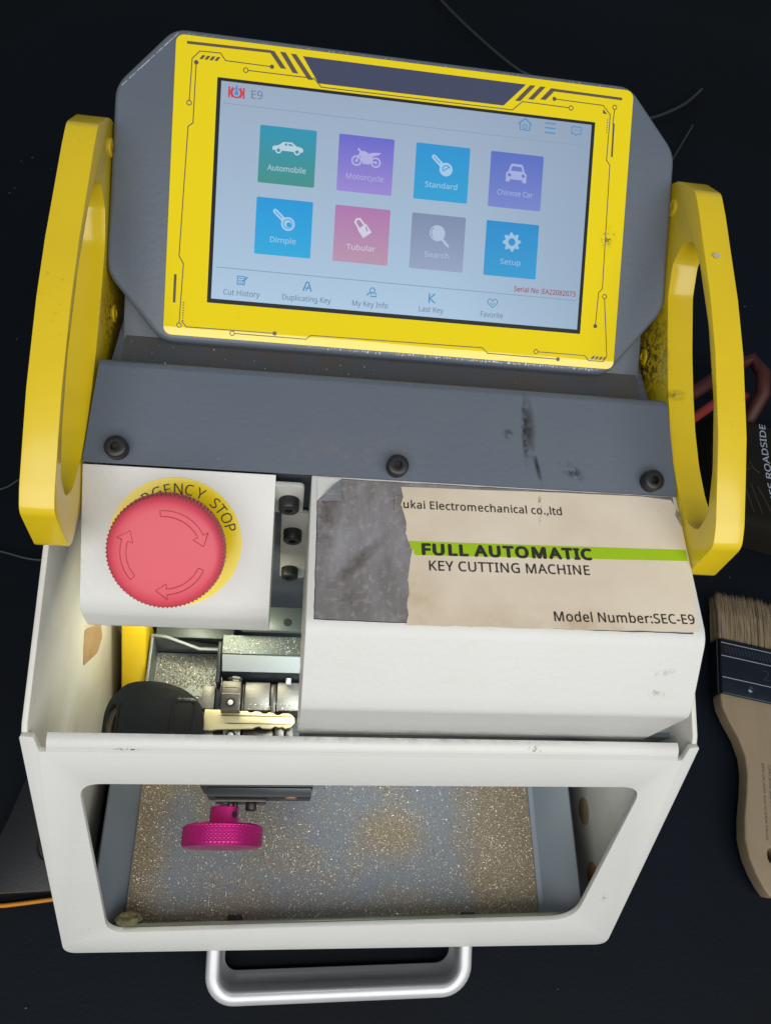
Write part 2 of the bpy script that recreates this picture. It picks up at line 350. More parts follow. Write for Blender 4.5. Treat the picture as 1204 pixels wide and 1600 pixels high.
GLYPHS = {  # outlines of a plain grotesque alphabet: advance width, then closed contours in 1/1000 em
    ' ': (209,),
    '"': (327, '128,573 112,366 68,366 52,573', '275,573 259,366 215,366 199,573'),
    ',': (215, '154,84 150,70 146,55 141,39 136,23 130,7 124,-10 118,-26 111,-42 104,-58 98,-74 91,-89 85,-103 33,-103 37,-88 41,-72 45,-55 49,-38 52,-21 56,-3 59,14 63,31 66,48 68,63 71,79 73,93 148,93'),
    '-': (258, '32,184 32,246 226,246 226,184'),
    '.': (215, '58,43 59,57 61,69 66,78 72,85 80,90 88,94 97,96 107,97 117,96 126,94 135,90 142,85 149,78 153,69 156,57 157,43 156,30 153,18 149,9 142,2 135,-4 126,-8 117,-10 107,-11 97,-10 88,-8 80,-4 72,2 66,9 61,18 59,30'),
    '0': (459, '419,287 419,253 417,221 414,191 409,163 403,137 395,112 386,90 376,70 363,52 349,37 334,23 316,12 297,3 276,-3 253,-7 229,-8 198,-6 170,1 145,12 122,27 103,47 86,70 71,98 60,129 51,163 44,201 41,243 39,287 40,332 44,373 50,411 58,446 69,477 83,504 99,527 119,547 141,562 167,573 196,579 229,581 259,579 287,573 313,562 335,547 355,527 372,504 387,477 399,446 408,411 414,373 418,332', '110,287 111,249 113,215 116,184 121,156 128,132 137,111 147,93 159,78 173,67 190,59 208,54 229,52 249,54 268,59 284,67 298,78 310,92 320,110 329,131 336,156 341,184 345,215 347,249 348,287 347,325 345,359 341,390 336,417 329,442 320,463 310,481 298,495 284,507 268,515 249,520 229,521 208,520 190,515 173,507 159,495 147,481 137,463 128,442 121,417 116,390 113,359 111,325'),
    '2': (459, '417,0 38,0 38,59 188,210 209,231 228,251 246,270 261,287 275,304 287,320 298,337 306,353 313,370 318,387 321,405 322,424 320,446 315,466 306,482 294,496 278,507 261,514 242,519 221,520 200,520 181,517 164,512 147,506 131,498 115,489 99,478 83,466 45,513 56,523 68,531 81,540 94,548 108,555 122,561 137,567 153,572 169,576 186,578 203,580 221,581 246,579 270,576 293,570 313,562 331,552 347,540 361,526 372,510 382,492 388,472 392,451 394,428 393,406 389,385 383,364 375,344 365,324 353,305 340,286 324,267 307,247 288,227 268,207 247,185 128,67 128,64 417,64'),
    '3': (459, '395,439 394,420 392,403 387,387 381,372 373,359 363,347 352,336 340,326 326,318 310,311 294,306 277,302 277,298 309,293 337,283 360,271 379,255 394,236 405,214 411,190 413,163 412,139 407,116 400,94 390,74 377,56 360,40 341,26 318,14 292,4 263,-3 230,-7 193,-8 171,-8 150,-6 130,-4 110,-1 91,3 72,8 54,15 36,23 36,89 54,81 74,73 93,67 114,61 135,57 155,54 175,52 194,51 230,53 260,59 285,68 305,81 320,98 331,117 337,139 339,164 338,182 335,197 329,211 320,223 310,233 297,242 282,249 265,255 246,260 226,263 203,265 179,265 123,265 123,326 180,326 202,326 223,329 242,333 259,339 274,347 286,356 298,366 307,377 314,390 319,404 322,418 323,434 321,454 316,471 307,486 295,498 280,508 262,516 242,520 219,521 204,521 190,520 176,518 164,515 151,512 140,508 128,504 117,498 107,493 96,487 85,480 75,473 39,521 55,533 73,544 93,554 115,563 139,571 163,576 190,579 218,581 260,578 296,571 327,558 352,540 371,519 384,495 393,468'),
    '7': (459, '109,0 344,508 35,508 35,573 419,573 419,518 187,0'),
    '8': (459, '229,581 253,580 276,577 298,572 318,565 336,556 352,546 366,533 378,519 388,503 395,485 399,465 400,443 399,427 396,411 392,397 385,383 377,371 368,359 357,348 346,338 333,328 320,319 306,311 291,303 308,294 325,285 340,275 355,265 369,254 381,242 392,229 401,216 409,201 414,185 418,167 419,148 417,125 413,104 406,84 395,65 383,49 367,34 350,22 330,11 308,3 284,-3 258,-7 231,-8 201,-7 174,-3 149,2 126,10 106,21 89,33 74,47 61,63 52,81 45,101 41,122 39,146 40,165 43,183 49,199 56,214 65,228 75,241 86,253 99,264 113,274 128,283 143,291 158,299 144,307 131,316 119,326 107,336 96,346 87,358 78,370 71,383 65,396 61,411 59,427 58,444 59,465 63,485 70,503 80,518 92,533 107,545 123,556 141,565 161,572 182,577 205,580', '108,145 110,125 116,107 125,90 138,76 155,64 176,55 200,50 229,48 257,50 281,55 302,64 319,76 332,91 342,108 348,127 350,148 349,161 346,174 341,186 335,197 327,207 317,217 306,226 293,235 279,243 264,251 247,258 229,265 217,270 200,262 184,254 170,246 157,237 146,228 136,219 128,208 121,197 115,186 111,173 109,160', '228,524 207,522 188,518 170,512 155,502 143,491 134,476 128,460 127,441 128,427 130,414 135,402 141,391 148,382 157,373 167,365 179,357 191,350 204,344 218,337 232,330 245,337 258,343 270,350 282,357 292,364 302,373 310,382 317,392 323,402 327,414 330,427 330,441 329,460 323,476 315,491 302,502 287,512 270,518 250,522'),
    '9': (459, '417,328 417,304 415,279 413,255 410,231 406,207 401,183 394,161 387,139 377,118 366,99 354,80 340,63 324,47 306,33 286,21 265,11 241,3 214,-3 185,-7 154,-8 146,-8 137,-8 127,-7 117,-6 107,-5 97,-4 89,-2 82,0 82,60 89,58 97,56 106,54 115,53 125,51 134,50 143,50 152,50 179,51 204,54 226,60 245,68 262,78 278,90 291,103 303,118 313,135 322,153 329,172 334,192 339,213 342,235 344,258 346,281 341,281 334,272 327,263 319,255 310,247 301,240 290,233 278,228 266,223 252,219 237,216 222,215 204,214 181,215 158,219 138,226 118,235 101,246 85,260 72,275 61,294 52,314 45,336 41,361 40,387 42,416 46,443 53,468 63,491 76,511 90,529 107,544 127,557 148,568 171,575 196,579 223,581 243,580 262,577 281,572 299,565 316,556 332,545 347,533 361,518 373,501 384,483 394,462 402,439 409,415 413,388 416,359', '223,521 199,519 178,513 159,503 142,488 128,470 118,447 112,420 110,388 112,362 117,339 125,318 137,301 152,287 171,277 193,271 220,269 238,270 256,273 272,278 286,285 300,293 311,303 321,313 330,325 337,337 342,349 345,362 346,374 345,387 344,400 341,413 338,426 334,439 328,451 322,463 315,474 307,484 298,493 288,501 277,508 265,514 252,518 238,520'),
    ':': (215, '58,43 59,57 61,69 66,78 72,85 80,90 88,94 97,96 107,97 117,96 126,94 135,90 142,85 149,78 153,69 156,57 157,43 156,30 153,18 149,9 142,2 135,-4 126,-8 117,-10 107,-11 97,-10 88,-8 80,-4 72,2 66,9 61,18 59,30', '58,387 59,401 61,412 66,422 72,429 80,434 88,438 97,440 107,441 117,440 126,438 135,434 142,429 149,422 153,412 156,401 157,387 156,373 153,362 149,352 142,345 135,339 126,335 117,333 107,332 97,333 88,335 80,339 72,345 66,352 61,362 59,373'),
    'A': (512, '437,0 368,177 141,177 73,0 0,0 224,575 289,575 512,0', '282,415 274,438 263,473 255,500 247,468 238,438 230,415 165,241 346,241'),
    'B': (521, '241,573 292,571 336,565 373,555 404,541 428,522 445,497 455,467 459,431 458,414 456,399 452,384 446,371 439,358 431,347 421,337 409,328 396,320 382,313 367,308 350,304 350,300 367,297 384,292 400,286 415,279 429,271 441,261 452,249 461,236 468,221 474,203 477,184 478,163 476,138 472,115 464,93 454,74 441,57 425,42 406,29 385,19 362,11 337,5 309,1 279,0 78,0 78,573', '256,329 290,330 318,335 340,342 357,352 369,366 377,382 382,401 384,423 382,445 376,463 365,478 351,490 332,499 308,506 279,510 245,511 150,511 150,329', '150,269 150,61 265,61 301,63 330,68 354,78 371,91 384,107 394,125 399,145 401,168 400,183 398,197 394,210 388,221 380,232 370,241 358,249 344,256 327,262 307,266 285,268 260,269'),
    'C': (507, '323,517 301,516 280,513 260,508 241,502 223,493 206,482 192,470 178,456 166,440 155,423 146,404 139,383 133,361 129,337 126,312 125,286 126,252 131,220 138,191 147,164 160,139 175,117 192,99 213,83 236,71 262,62 291,57 322,55 341,56 359,57 377,59 394,62 410,65 427,69 443,73 460,78 460,15 443,10 427,5 410,1 393,-2 375,-5 356,-7 335,-8 312,-8 270,-6 232,1 197,12 166,28 139,48 115,72 95,99 78,131 65,165 56,203 51,244 49,287 50,319 53,349 59,378 67,406 77,432 89,456 103,478 120,499 138,517 159,534 181,548 206,559 233,569 261,575 292,579 324,581 346,580 367,578 388,576 409,572 429,567 448,561 465,554 482,547 453,486 439,492 425,497 410,503 394,508 378,512 360,515 342,517'),
    'D': (585, '536,292 534,246 528,203 516,165 501,131 481,100 457,74 430,51 399,33 364,18 325,8 283,2 237,0 78,0 78,573 254,573 296,571 335,565 371,555 404,540 434,523 460,501 483,475 502,446 517,413 528,377 534,336', '460,289 459,326 454,359 446,388 435,415 421,437 404,457 384,474 361,487 336,498 308,505 277,509 244,511 150,511 150,62 228,62 282,65 329,76 369,94 402,119 428,151 446,190 457,236'),
    'E': (446, '398,0 78,0 78,573 398,573 398,509 150,509 150,330 383,330 383,268 150,268 150,63 398,63'),
    'F': (416, '150,0 78,0 78,573 398,573 398,509 150,509 150,306 383,306 383,243 150,243'),
    'G': (584, '326,302 524,302 524,22 501,15 478,8 454,3 431,-1 406,-4 380,-6 352,-8 323,-8 280,-6 241,1 205,12 173,28 145,47 120,71 98,98 81,130 67,164 57,202 51,243 49,286 51,330 58,370 69,407 84,442 104,473 127,500 154,524 186,544 220,560 259,571 300,578 346,581 369,580 392,578 415,576 437,572 458,567 478,561 498,554 516,547 489,484 473,491 457,497 439,503 421,508 401,512 382,515 362,517 342,517 309,515 278,510 250,501 225,489 202,474 181,455 164,434 150,409 139,382 131,353 126,321 124,286 126,253 130,222 137,193 146,166 159,141 175,119 194,100 216,84 241,71 270,62 303,56 340,55 358,55 375,56 390,57 404,59 417,61 429,63 441,65 452,68 452,238 326,238'),
    'H': (594, '516,0 443,0 443,267 150,267 150,0 78,0 78,573 150,573 150,330 443,330 443,573 516,573'),
    'I': (272, '239,0 32,0 32,42 99,57 99,515 32,531 32,573 239,573 239,531 172,515 172,57 239,42'),
    'K': (496, '496,0 411,0 209,273 150,222 150,0 78,0 78,573 150,573 150,290 162,304 174,318 186,331 199,345 249,399 403,573 488,573 261,323'),
    'L': (420, '78,0 78,573 150,573 150,64 400,64 400,0'),
    'M': (727, '330,0 142,502 139,502 140,493 140,484 141,473 142,461 142,448 143,435 143,421 144,407 144,392 144,377 144,362 144,347 144,0 78,0 78,573 184,573 361,103 364,103 544,573 650,573 650,0 578,0 578,352 578,366 578,380 579,394 579,408 579,421 580,435 581,447 581,460 584,501 581,501 390,0'),
    'N': (609, '532,0 447,0 141,476 138,476 139,466 139,455 140,444 141,432 143,378 144,364 144,349 144,335 144,320 144,0 78,0 78,573 161,573 467,99 470,99 468,137 466,193 465,208 465,223 464,236 464,249 464,573 532,573'),
    'O': (626, '577,287 576,255 573,224 568,194 561,166 551,140 540,116 526,94 510,73 493,54 473,38 451,24 428,13 402,4 375,-3 345,-7 314,-8 281,-7 251,-3 222,4 196,13 173,25 151,39 131,55 114,73 98,94 85,116 74,141 65,167 58,195 53,224 50,255 49,288 51,331 56,370 65,408 78,442 94,473 114,500 138,524 166,545 197,561 232,572 271,579 314,581 356,579 393,572 428,561 459,545 486,525 510,501 530,473 547,442 560,408 570,370 576,330', '125,287 126,252 130,220 136,190 145,163 157,138 171,117 188,98 207,83 230,70 255,62 283,56 314,55 345,56 373,62 398,70 420,83 439,98 456,117 470,138 481,163 490,190 496,220 500,252 501,287 498,338 490,384 476,423 456,457 431,484 398,503 360,514 314,518 283,516 255,511 230,502 207,490 188,475 171,457 157,435 145,411 136,384 130,354 126,322'),
    'P': (485, '229,573 282,570 326,562 363,548 393,528 415,504 431,475 441,442 444,404 444,387 441,370 438,353 433,336 426,321 417,306 407,292 395,278 380,266 364,255 345,246 324,238 301,231 275,227 247,224 216,223 150,223 150,0 78,0 78,573', '223,511 150,511 150,285 208,285 234,285 258,288 279,291 298,296 315,303 330,311 342,322 352,334 360,347 365,363 369,381 370,401 367,427 361,449 350,468 334,484 314,495 289,504 258,509'),
    'R': (499, '236,573 270,571 301,568 329,562 353,555 375,544 393,532 409,517 422,500 432,481 439,460 443,436 444,410 443,388 440,368 435,350 427,334 418,319 408,306 397,295 385,285 371,277 358,269 344,262 330,257 487,0 403,0 264,237 150,237 150,0 78,0 78,573', '232,510 150,510 150,298 236,298 268,299 296,304 319,313 338,325 352,341 362,359 368,381 370,407 369,424 366,440 361,455 355,467 346,477 336,486 324,494 310,500 293,504 275,507 254,509'),
    'S': (440, '403,153 401,128 396,106 389,85 378,66 364,49 348,35 328,22 307,11 283,3 257,-3 228,-7 198,-8 182,-8 167,-7 152,-6 137,-5 122,-3 109,-1 96,2 83,4 72,8 61,11 50,15 41,19 41,88 56,82 73,76 92,70 113,65 134,60 156,57 179,55 201,55 222,55 240,57 257,61 273,66 286,72 298,79 308,88 316,98 322,109 327,120 329,133 330,147 330,160 327,173 324,184 318,194 311,204 302,213 291,221 277,230 261,238 242,247 220,255 196,265 178,272 161,279 146,286 131,294 118,302 106,311 95,320 85,330 76,340 69,351 63,363 57,375 53,389 50,403 49,418 48,435 50,457 54,477 61,496 71,513 84,528 99,542 116,553 136,563 157,571 180,576 205,579 231,581 254,580 276,578 297,576 318,572 337,567 355,562 372,555 389,549 366,487 351,493 336,499 319,504 302,508 284,512 266,515 248,517 229,517 212,517 196,515 182,511 169,507 158,501 148,494 140,486 133,478 128,468 124,457 122,446 121,434 122,420 124,407 128,396 133,386 140,376 149,367 160,359 172,351 187,343 204,335 224,327 246,318 270,309 293,299 313,289 332,279 348,268 362,255 374,242 385,228 392,212 398,194 401,175'),
    'T': (446, '259,0 187,0 187,509 8,509 8,573 437,573 437,509 259,509'),
    'U': (586, '513,202 512,173 507,146 500,120 489,95 476,72 459,52 439,35 416,20 389,8 360,-1 327,-6 290,-8 240,-4 196,7 159,25 128,50 104,82 86,118 76,158 72,204 72,573 144,573 144,201 147,168 154,139 165,114 182,93 203,76 228,64 259,57 294,55 319,56 342,59 361,65 379,73 394,84 407,96 418,110 427,126 433,143 438,161 441,181 442,202 442,573 513,573'),
    'Y': (454, '227,291 376,573 454,573 263,222 263,0 191,0 191,219 0,573 79,573'),
    'a': (450, '231,437 268,435 299,428 326,418 347,403 364,383 376,358 383,328 385,293 385,0 334,0 320,61 317,61 307,50 298,40 288,30 279,22 268,15 258,9 246,3 234,-1 220,-4 206,-6 190,-8 172,-8 154,-7 136,-5 119,0 103,6 88,13 75,23 64,34 55,48 47,63 41,80 38,99 37,119 40,150 50,176 65,199 87,219 116,234 152,245 194,253 243,257 316,259 316,285 315,309 310,330 303,347 293,359 280,368 265,375 247,379 227,380 210,379 194,378 178,374 163,370 148,365 133,359 119,353 106,347 84,400 99,408 115,414 132,421 151,426 170,431 190,434 210,436', '252,208 215,205 184,200 159,192 141,182 127,170 118,155 112,138 110,119 111,102 115,87 122,75 132,66 144,58 157,53 172,50 188,49 215,51 238,56 260,66 279,79 295,96 306,117 313,142 315,172 315,210'),
    'b': (493, '139,461 139,448 138,435 138,422 138,410 137,399 136,389 136,380 135,373 139,373 149,386 161,398 174,409 189,419 206,427 226,432 248,436 272,437 310,434 344,423 374,406 401,381 422,350 437,312 446,267 449,215 448,180 444,147 437,118 427,91 415,68 400,48 384,31 365,17 344,6 322,-2 298,-6 272,-8 248,-7 226,-3 206,2 189,10 174,20 161,31 149,42 139,55 133,55 119,0 68,0 68,609 139,609', '260,379 238,377 219,374 202,369 188,361 175,351 165,339 157,325 150,308 145,289 142,268 139,244 139,217 139,214 140,177 145,144 153,116 165,93 181,74 202,61 229,53 261,51 288,53 312,61 332,74 348,93 360,117 369,145 374,178 376,216 374,254 369,287 360,315 348,338 331,356 311,368 288,376'),
    'c': (385, '241,-8 213,-7 187,-2 162,5 139,15 118,28 99,45 83,65 69,87 58,114 50,143 46,176 44,213 46,250 51,284 59,315 71,342 85,365 102,385 121,401 142,415 166,425 191,432 217,436 245,438 262,437 278,436 293,434 309,431 323,427 336,424 348,419 358,415 337,356 327,360 316,363 304,366 292,370 279,372 267,374 255,376 244,376 223,375 204,371 187,366 172,358 159,347 148,335 138,320 131,303 125,284 120,263 118,239 117,213 118,189 120,166 125,145 131,126 138,109 148,94 159,82 172,71 186,63 202,58 220,54 240,53 257,53 273,55 288,57 302,60 315,64 328,68 340,73 351,78 351,15 340,10 328,5 316,1 304,-2 290,-5 275,-7 258,-8'),
    'd': (493, '221,-8 182,-5 148,6 118,23 92,48 71,79 56,117 47,162 44,214 47,266 56,311 71,350 93,381 119,406 149,424 183,434 221,438 238,437 253,436 267,433 280,429 292,425 303,420 314,413 323,407 332,399 340,391 348,383 354,374 359,374 356,405 356,415 355,424 355,431 354,438 354,609 425,609 425,0 368,0 358,58 354,58 348,49 340,40 332,32 323,24 314,17 303,11 292,6 279,1 266,-3 252,-6 237,-7', '232,51 263,53 290,60 311,71 328,88 340,109 348,135 354,165 355,200 355,213 354,251 349,284 340,313 329,336 313,355 291,369 264,377 231,379 204,376 181,368 162,354 146,334 133,309 124,281 119,249 117,213 119,176 124,144 133,116 146,93 162,74 181,61 205,53'),
    'e': (452, '234,438 261,436 286,432 308,424 329,414 348,401 364,385 378,367 390,346 399,323 406,299 410,272 411,244 411,201 117,201 120,167 127,137 139,111 154,90 174,74 197,62 224,55 254,52 274,53 293,54 310,56 327,60 343,64 359,69 375,75 392,82 392,20 376,13 359,8 343,3 327,-1 310,-4 292,-6 272,-8 251,-8 221,-6 194,-2 167,6 143,17 121,31 101,48 85,68 70,91 59,117 51,146 46,177 44,212 46,246 50,277 57,306 68,333 81,357 96,378 114,395 134,411 157,423 181,431 207,436', '233,380 209,378 188,372 170,362 154,348 140,330 130,309 123,285 119,257 338,257 337,275 335,292 331,307 326,322 320,334 312,346 303,356 292,364 280,371 266,376 251,379'),
    'f': (276, '266,375 158,375 158,0 87,0 87,375 12,375 12,408 87,432 87,457 88,483 92,507 97,528 104,547 113,563 124,577 137,588 152,597 168,604 186,609 206,612 227,613 239,613 252,612 263,611 274,609 284,607 294,604 302,602 310,599 292,544 285,546 278,548 270,550 262,552 254,553 245,555 237,555 228,556 211,554 197,550 185,542 175,532 168,519 162,502 159,481 158,458 158,430 266,430'),
    'g': (493, '221,438 241,437 261,434 280,429 297,422 314,413 329,402 343,388 355,373 359,373 369,430 425,430 425,-7 424,-36 420,-63 413,-88 404,-109 392,-129 378,-146 361,-160 341,-172 318,-181 293,-187 264,-191 233,-192 210,-192 188,-191 167,-189 147,-186 128,-182 110,-177 94,-172 78,-165 78,-100 94,-108 111,-114 129,-120 149,-125 170,-129 191,-132 214,-133 237,-134 263,-132 286,-126 306,-116 324,-101 337,-84 347,-63 353,-39 355,-13 355,4 356,32 358,57 354,57 343,42 329,28 315,17 299,8 281,1 263,-4 243,-7 221,-8 182,-4 147,7 117,25 91,51 70,83 56,121 47,164 44,214 47,263 56,306 70,344 91,377 117,404 147,423 181,434', '230,379 213,377 197,374 182,368 169,359 157,349 147,336 138,320 130,303 125,284 120,262 118,239 117,213 119,176 124,143 134,115 146,92 163,73 182,60 205,52 232,50 248,50 262,52 276,54 288,58 299,63 309,69 318,76 326,85 334,94 340,105 345,117 349,131 352,145 354,161 356,179 356,197 356,214 355,242 353,267 349,289 343,309 335,326 326,340 315,352 302,362 287,369 270,374 251,377'),
    'h': (496, '139,431 139,423 138,415 138,407 138,399 135,370 140,370 147,381 155,391 164,400 174,407 185,414 196,420 208,425 221,429 233,433 247,435 260,437 273,437 298,436 321,433 342,428 360,421 377,411 391,400 403,386 413,370 421,351 426,330 430,306 431,280 431,0 361,0 361,275 359,299 355,321 348,338 338,353 324,364 308,372 288,377 265,379 242,377 222,374 204,368 189,360 177,350 166,338 157,324 150,308 145,289 142,269 139,246 139,222 139,0 68,0 68,609 139,609'),
    'i': (207, '139,430 139,0 68,0 68,430', '104,591 112,590 119,588 126,585 133,580 138,574 142,566 144,557 145,546 144,536 142,526 138,519 133,512 126,508 119,504 112,502 104,501 96,502 88,504 81,508 75,512 69,519 66,526 63,536 63,546 63,557 66,566 69,574 75,580 81,585 88,588 96,590'),
    'k': (428, '138,291 138,284 138,276 137,267 137,257 135,221 138,221 152,240 172,264 189,285 326,430 409,430 235,246 421,0 336,0 187,200 138,158 138,0 68,0 68,609 138,609'),
    'l': (207, '139,0 68,0 68,609 139,609'),
    'm': (750, '540,438 574,436 603,429 628,417 649,401 665,379 676,352 683,319 685,280 685,0 615,0 615,277 614,300 610,321 603,338 594,353 582,364 567,372 549,377 528,379 499,376 474,369 454,358 438,342 426,322 418,298 413,270 411,237 411,0 342,0 342,277 341,293 339,308 336,321 332,333 327,344 320,353 312,361 303,367 293,372 281,376 268,378 253,379 233,377 215,374 199,368 185,360 174,350 164,338 156,324 150,308 145,290 141,269 139,247 139,223 139,0 68,0 68,430 125,430 136,371 140,371 147,382 155,392 163,401 173,409 183,416 194,422 205,427 217,431 229,434 241,436 254,437 266,438 290,437 312,433 332,428 349,420 365,410 378,398 389,383 398,366 402,366 414,383 427,398 443,410 461,420 480,428 499,433 519,437'),
    'n': (496, '275,438 311,436 343,429 369,417 391,401 409,379 421,352 428,319 431,280 431,0 361,0 361,275 359,299 355,321 348,338 338,353 324,364 308,372 288,377 265,379 232,376 204,368 182,356 166,338 154,316 146,289 140,258 139,223 139,0 68,0 68,430 125,430 136,371 140,371 147,382 156,392 165,401 175,409 186,416 198,422 210,427 222,431 235,434 248,436 262,437'),
    'o': (485, '442,216 441,190 438,165 434,142 428,121 420,101 411,82 400,66 388,51 374,37 359,25 342,15 324,7 305,0 285,-4 264,-7 241,-8 221,-7 200,-4 181,0 163,7 145,15 129,25 114,37 100,51 88,66 77,82 67,101 59,121 52,142 48,165 45,190 44,216 46,250 50,282 58,310 68,336 81,360 97,380 116,397 137,412 161,423 186,431 214,436 244,438 272,436 299,431 324,423 347,412 368,397 387,380 403,360 417,336 428,310 436,282 440,250', '117,216 118,191 120,169 125,147 130,128 138,110 147,95 159,82 172,71 187,62 203,56 222,52 243,51 264,52 282,56 299,62 314,71 327,82 339,95 348,110 356,128 361,147 366,169 368,191 369,216 368,240 365,263 361,284 355,303 348,320 338,335 327,348 314,359 299,367 282,374 263,377 242,379 212,376 185,368 164,354 147,335 134,311 124,284 119,252'),
    'p': (493, '273,438 310,434 344,424 374,407 401,383 422,351 437,313 446,268 449,216 448,181 444,148 437,119 427,93 415,69 401,49 384,31 365,17 345,6 322,-2 298,-6 272,-8 256,-7 241,-6 227,-3 213,1 201,6 190,11 179,17 170,24 161,31 153,38 145,46 139,55 134,55 137,20 138,10 138,1 139,-8 139,-16 139,-192 68,-192 68,430 126,430 136,371 139,371 145,380 153,389 161,397 170,405 179,412 189,419 201,424 213,429 226,433 240,436 256,437', '260,379 239,377 221,374 204,369 190,362 178,353 167,342 158,328 152,313 146,295 142,275 140,254 139,229 139,216 139,190 142,167 145,145 150,126 157,109 165,93 176,80 188,70 203,61 220,55 239,52 261,51 280,52 297,56 312,63 326,72 338,84 348,98 357,113 364,131 369,150 373,171 375,193 376,217 374,252 369,283 360,310 348,334 331,354 311,367 288,376'),
    'r': (331, '269,438 295,437 301,436 308,435 314,434 319,433 310,368 287,372 281,373 275,373 270,374 264,374 252,373 240,371 228,368 217,363 206,358 195,351 186,343 176,334 168,324 161,313 154,301 149,289 144,275 141,261 139,245 139,229 139,0 68,0 68,430 126,430 134,351 137,351 144,363 152,374 161,385 170,395 180,404 191,413 202,420 214,426 227,431 240,435 254,437'),
    's': (384, '348,119 347,99 343,80 336,64 327,49 316,36 302,24 286,14 268,6 248,0 226,-4 202,-7 176,-8 155,-8 135,-6 116,-4 99,-1 83,3 68,8 55,13 42,19 42,83 55,77 70,71 86,65 104,60 122,55 141,52 159,50 178,49 203,50 224,53 242,59 256,66 266,76 274,86 278,99 280,112 279,120 278,128 275,135 271,141 266,148 259,154 250,160 239,167 227,173 212,180 194,188 174,196 154,204 135,212 118,220 103,228 89,236 76,245 66,255 57,266 50,278 45,292 42,307 41,324 44,350 52,372 66,392 85,408 109,421 137,430 168,436 202,438 221,437 240,436 258,434 275,430 292,426 308,421 324,415 339,409 315,353 301,358 287,363 273,368 258,372 243,376 228,378 213,380 197,380 177,379 159,377 144,372 131,366 121,358 114,350 110,339 108,328 109,319 111,312 114,304 119,298 125,292 133,286 142,280 154,274 167,268 182,261 199,254 219,246 239,239 257,231 274,223 289,215 302,206 314,197 324,187 333,176 339,164 344,150 347,135'),
    't': (289, '212,50 220,50 228,50 236,51 245,53 253,54 260,55 266,57 272,59 272,5 266,2 258,0 250,-2 240,-4 229,-6 219,-7 209,-8 200,-8 183,-7 167,-5 152,-1 138,4 124,11 112,20 101,31 91,44 84,60 78,79 75,100 74,125 74,375 13,375 13,409 75,437 103,528 144,528 144,430 269,430 269,375 144,375 144,127 146,108 149,93 155,79 163,69 173,60 185,54 198,51'),
    'u': (496, '427,430 427,0 370,0 359,57 356,57 349,46 340,36 331,28 321,20 310,13 298,8 286,3 273,-1 260,-4 247,-6 234,-8 220,-8 195,-7 173,-4 152,1 134,8 117,18 103,29 91,43 81,59 73,78 68,99 64,122 63,148 63,430 135,430 135,153 136,129 141,108 148,91 158,76 171,65 188,57 207,52 230,51 253,52 273,55 291,61 306,69 319,79 330,91 338,105 345,121 350,140 354,160 356,182 357,206 357,430'),
    'v': (407, '163,0 0,430 75,430 167,176 180,137 184,126 187,116 190,106 193,96 196,86 198,78 200,70 201,63 204,63 206,70 208,78 211,87 214,96 217,106 220,117 224,127 227,138 241,176 332,430 407,430 244,0'),
    'w': (630, '346,243 336,276 328,308 321,335 316,357 313,357 308,335 302,307 294,275 292,267 289,259 287,251 284,242 207,1 127,1 9,431 82,431 141,201 144,190 147,178 150,166 153,154 163,109 165,99 167,90 168,81 169,73 172,73 178,97 185,128 193,160 201,188 277,431 354,431 428,188 440,149 443,139 446,129 448,119 451,109 453,99 455,90 456,82 457,74 460,74 461,81 463,89 464,98 466,108 469,118 471,129 474,141 477,153 489,201 549,431 621,431 502,1 419,1'),
    'x': (424, '170,220 22,430 102,430 213,268 322,430 402,430 253,220 410,0 330,0 213,172 94,0 14,0'),
    'y': (409, '1,430 76,430 169,185 184,144 187,134 191,124 194,114 196,105 199,95 201,86 204,77 205,68 209,68 211,79 215,91 219,105 224,121 229,137 234,153 240,170 245,186 333,430 409,430 224,-59 216,-79 207,-97 198,-114 188,-130 177,-144 165,-156 152,-167 138,-176 123,-183 106,-188 87,-191 67,-192 58,-192 49,-192 41,-191 34,-190 9,-186 9,-130 30,-133 36,-134 43,-134 49,-135 56,-135 68,-134 79,-132 90,-130 99,-126 108,-120 116,-114 123,-107 130,-99 136,-90 142,-80 147,-70 152,-59 174,-2'),
}
def text2d(s, bold=0.0, spacing=1.0):
    cu = bpy.data.curves.new('t', 'CURVE'); cu.dimensions = '2D'; cu.fill_mode = 'FRONT'
    x = 0.0
    for ch in s:
        gl = GLYPHS[ch]
        for c in gl[1:]:
            pts = [tuple(map(int, p.split(','))) for p in c.split()]
            sp = cu.splines.new('POLY'); sp.points.add(len(pts) - 1); sp.use_cyclic_u = True
            for q, p in zip(sp.points, pts): q.co = (x + p[0] / 1000, p[1] / 1000, 0, 1)
        x += gl[0] / 1000 * spacing
    ob = bpy.data.objects.new('t', cu); COL.objects.link(ob); bpy.context.view_layer.update()
    me = ob.to_mesh(); vs = [(v.co.x, v.co.y) for v in me.vertices]; fs = [list(p.vertices) for p in me.polygons]
    ob.to_mesh_clear(); bpy.data.objects.remove(ob); bpy.data.curves.remove(cu)
    return vs, fs
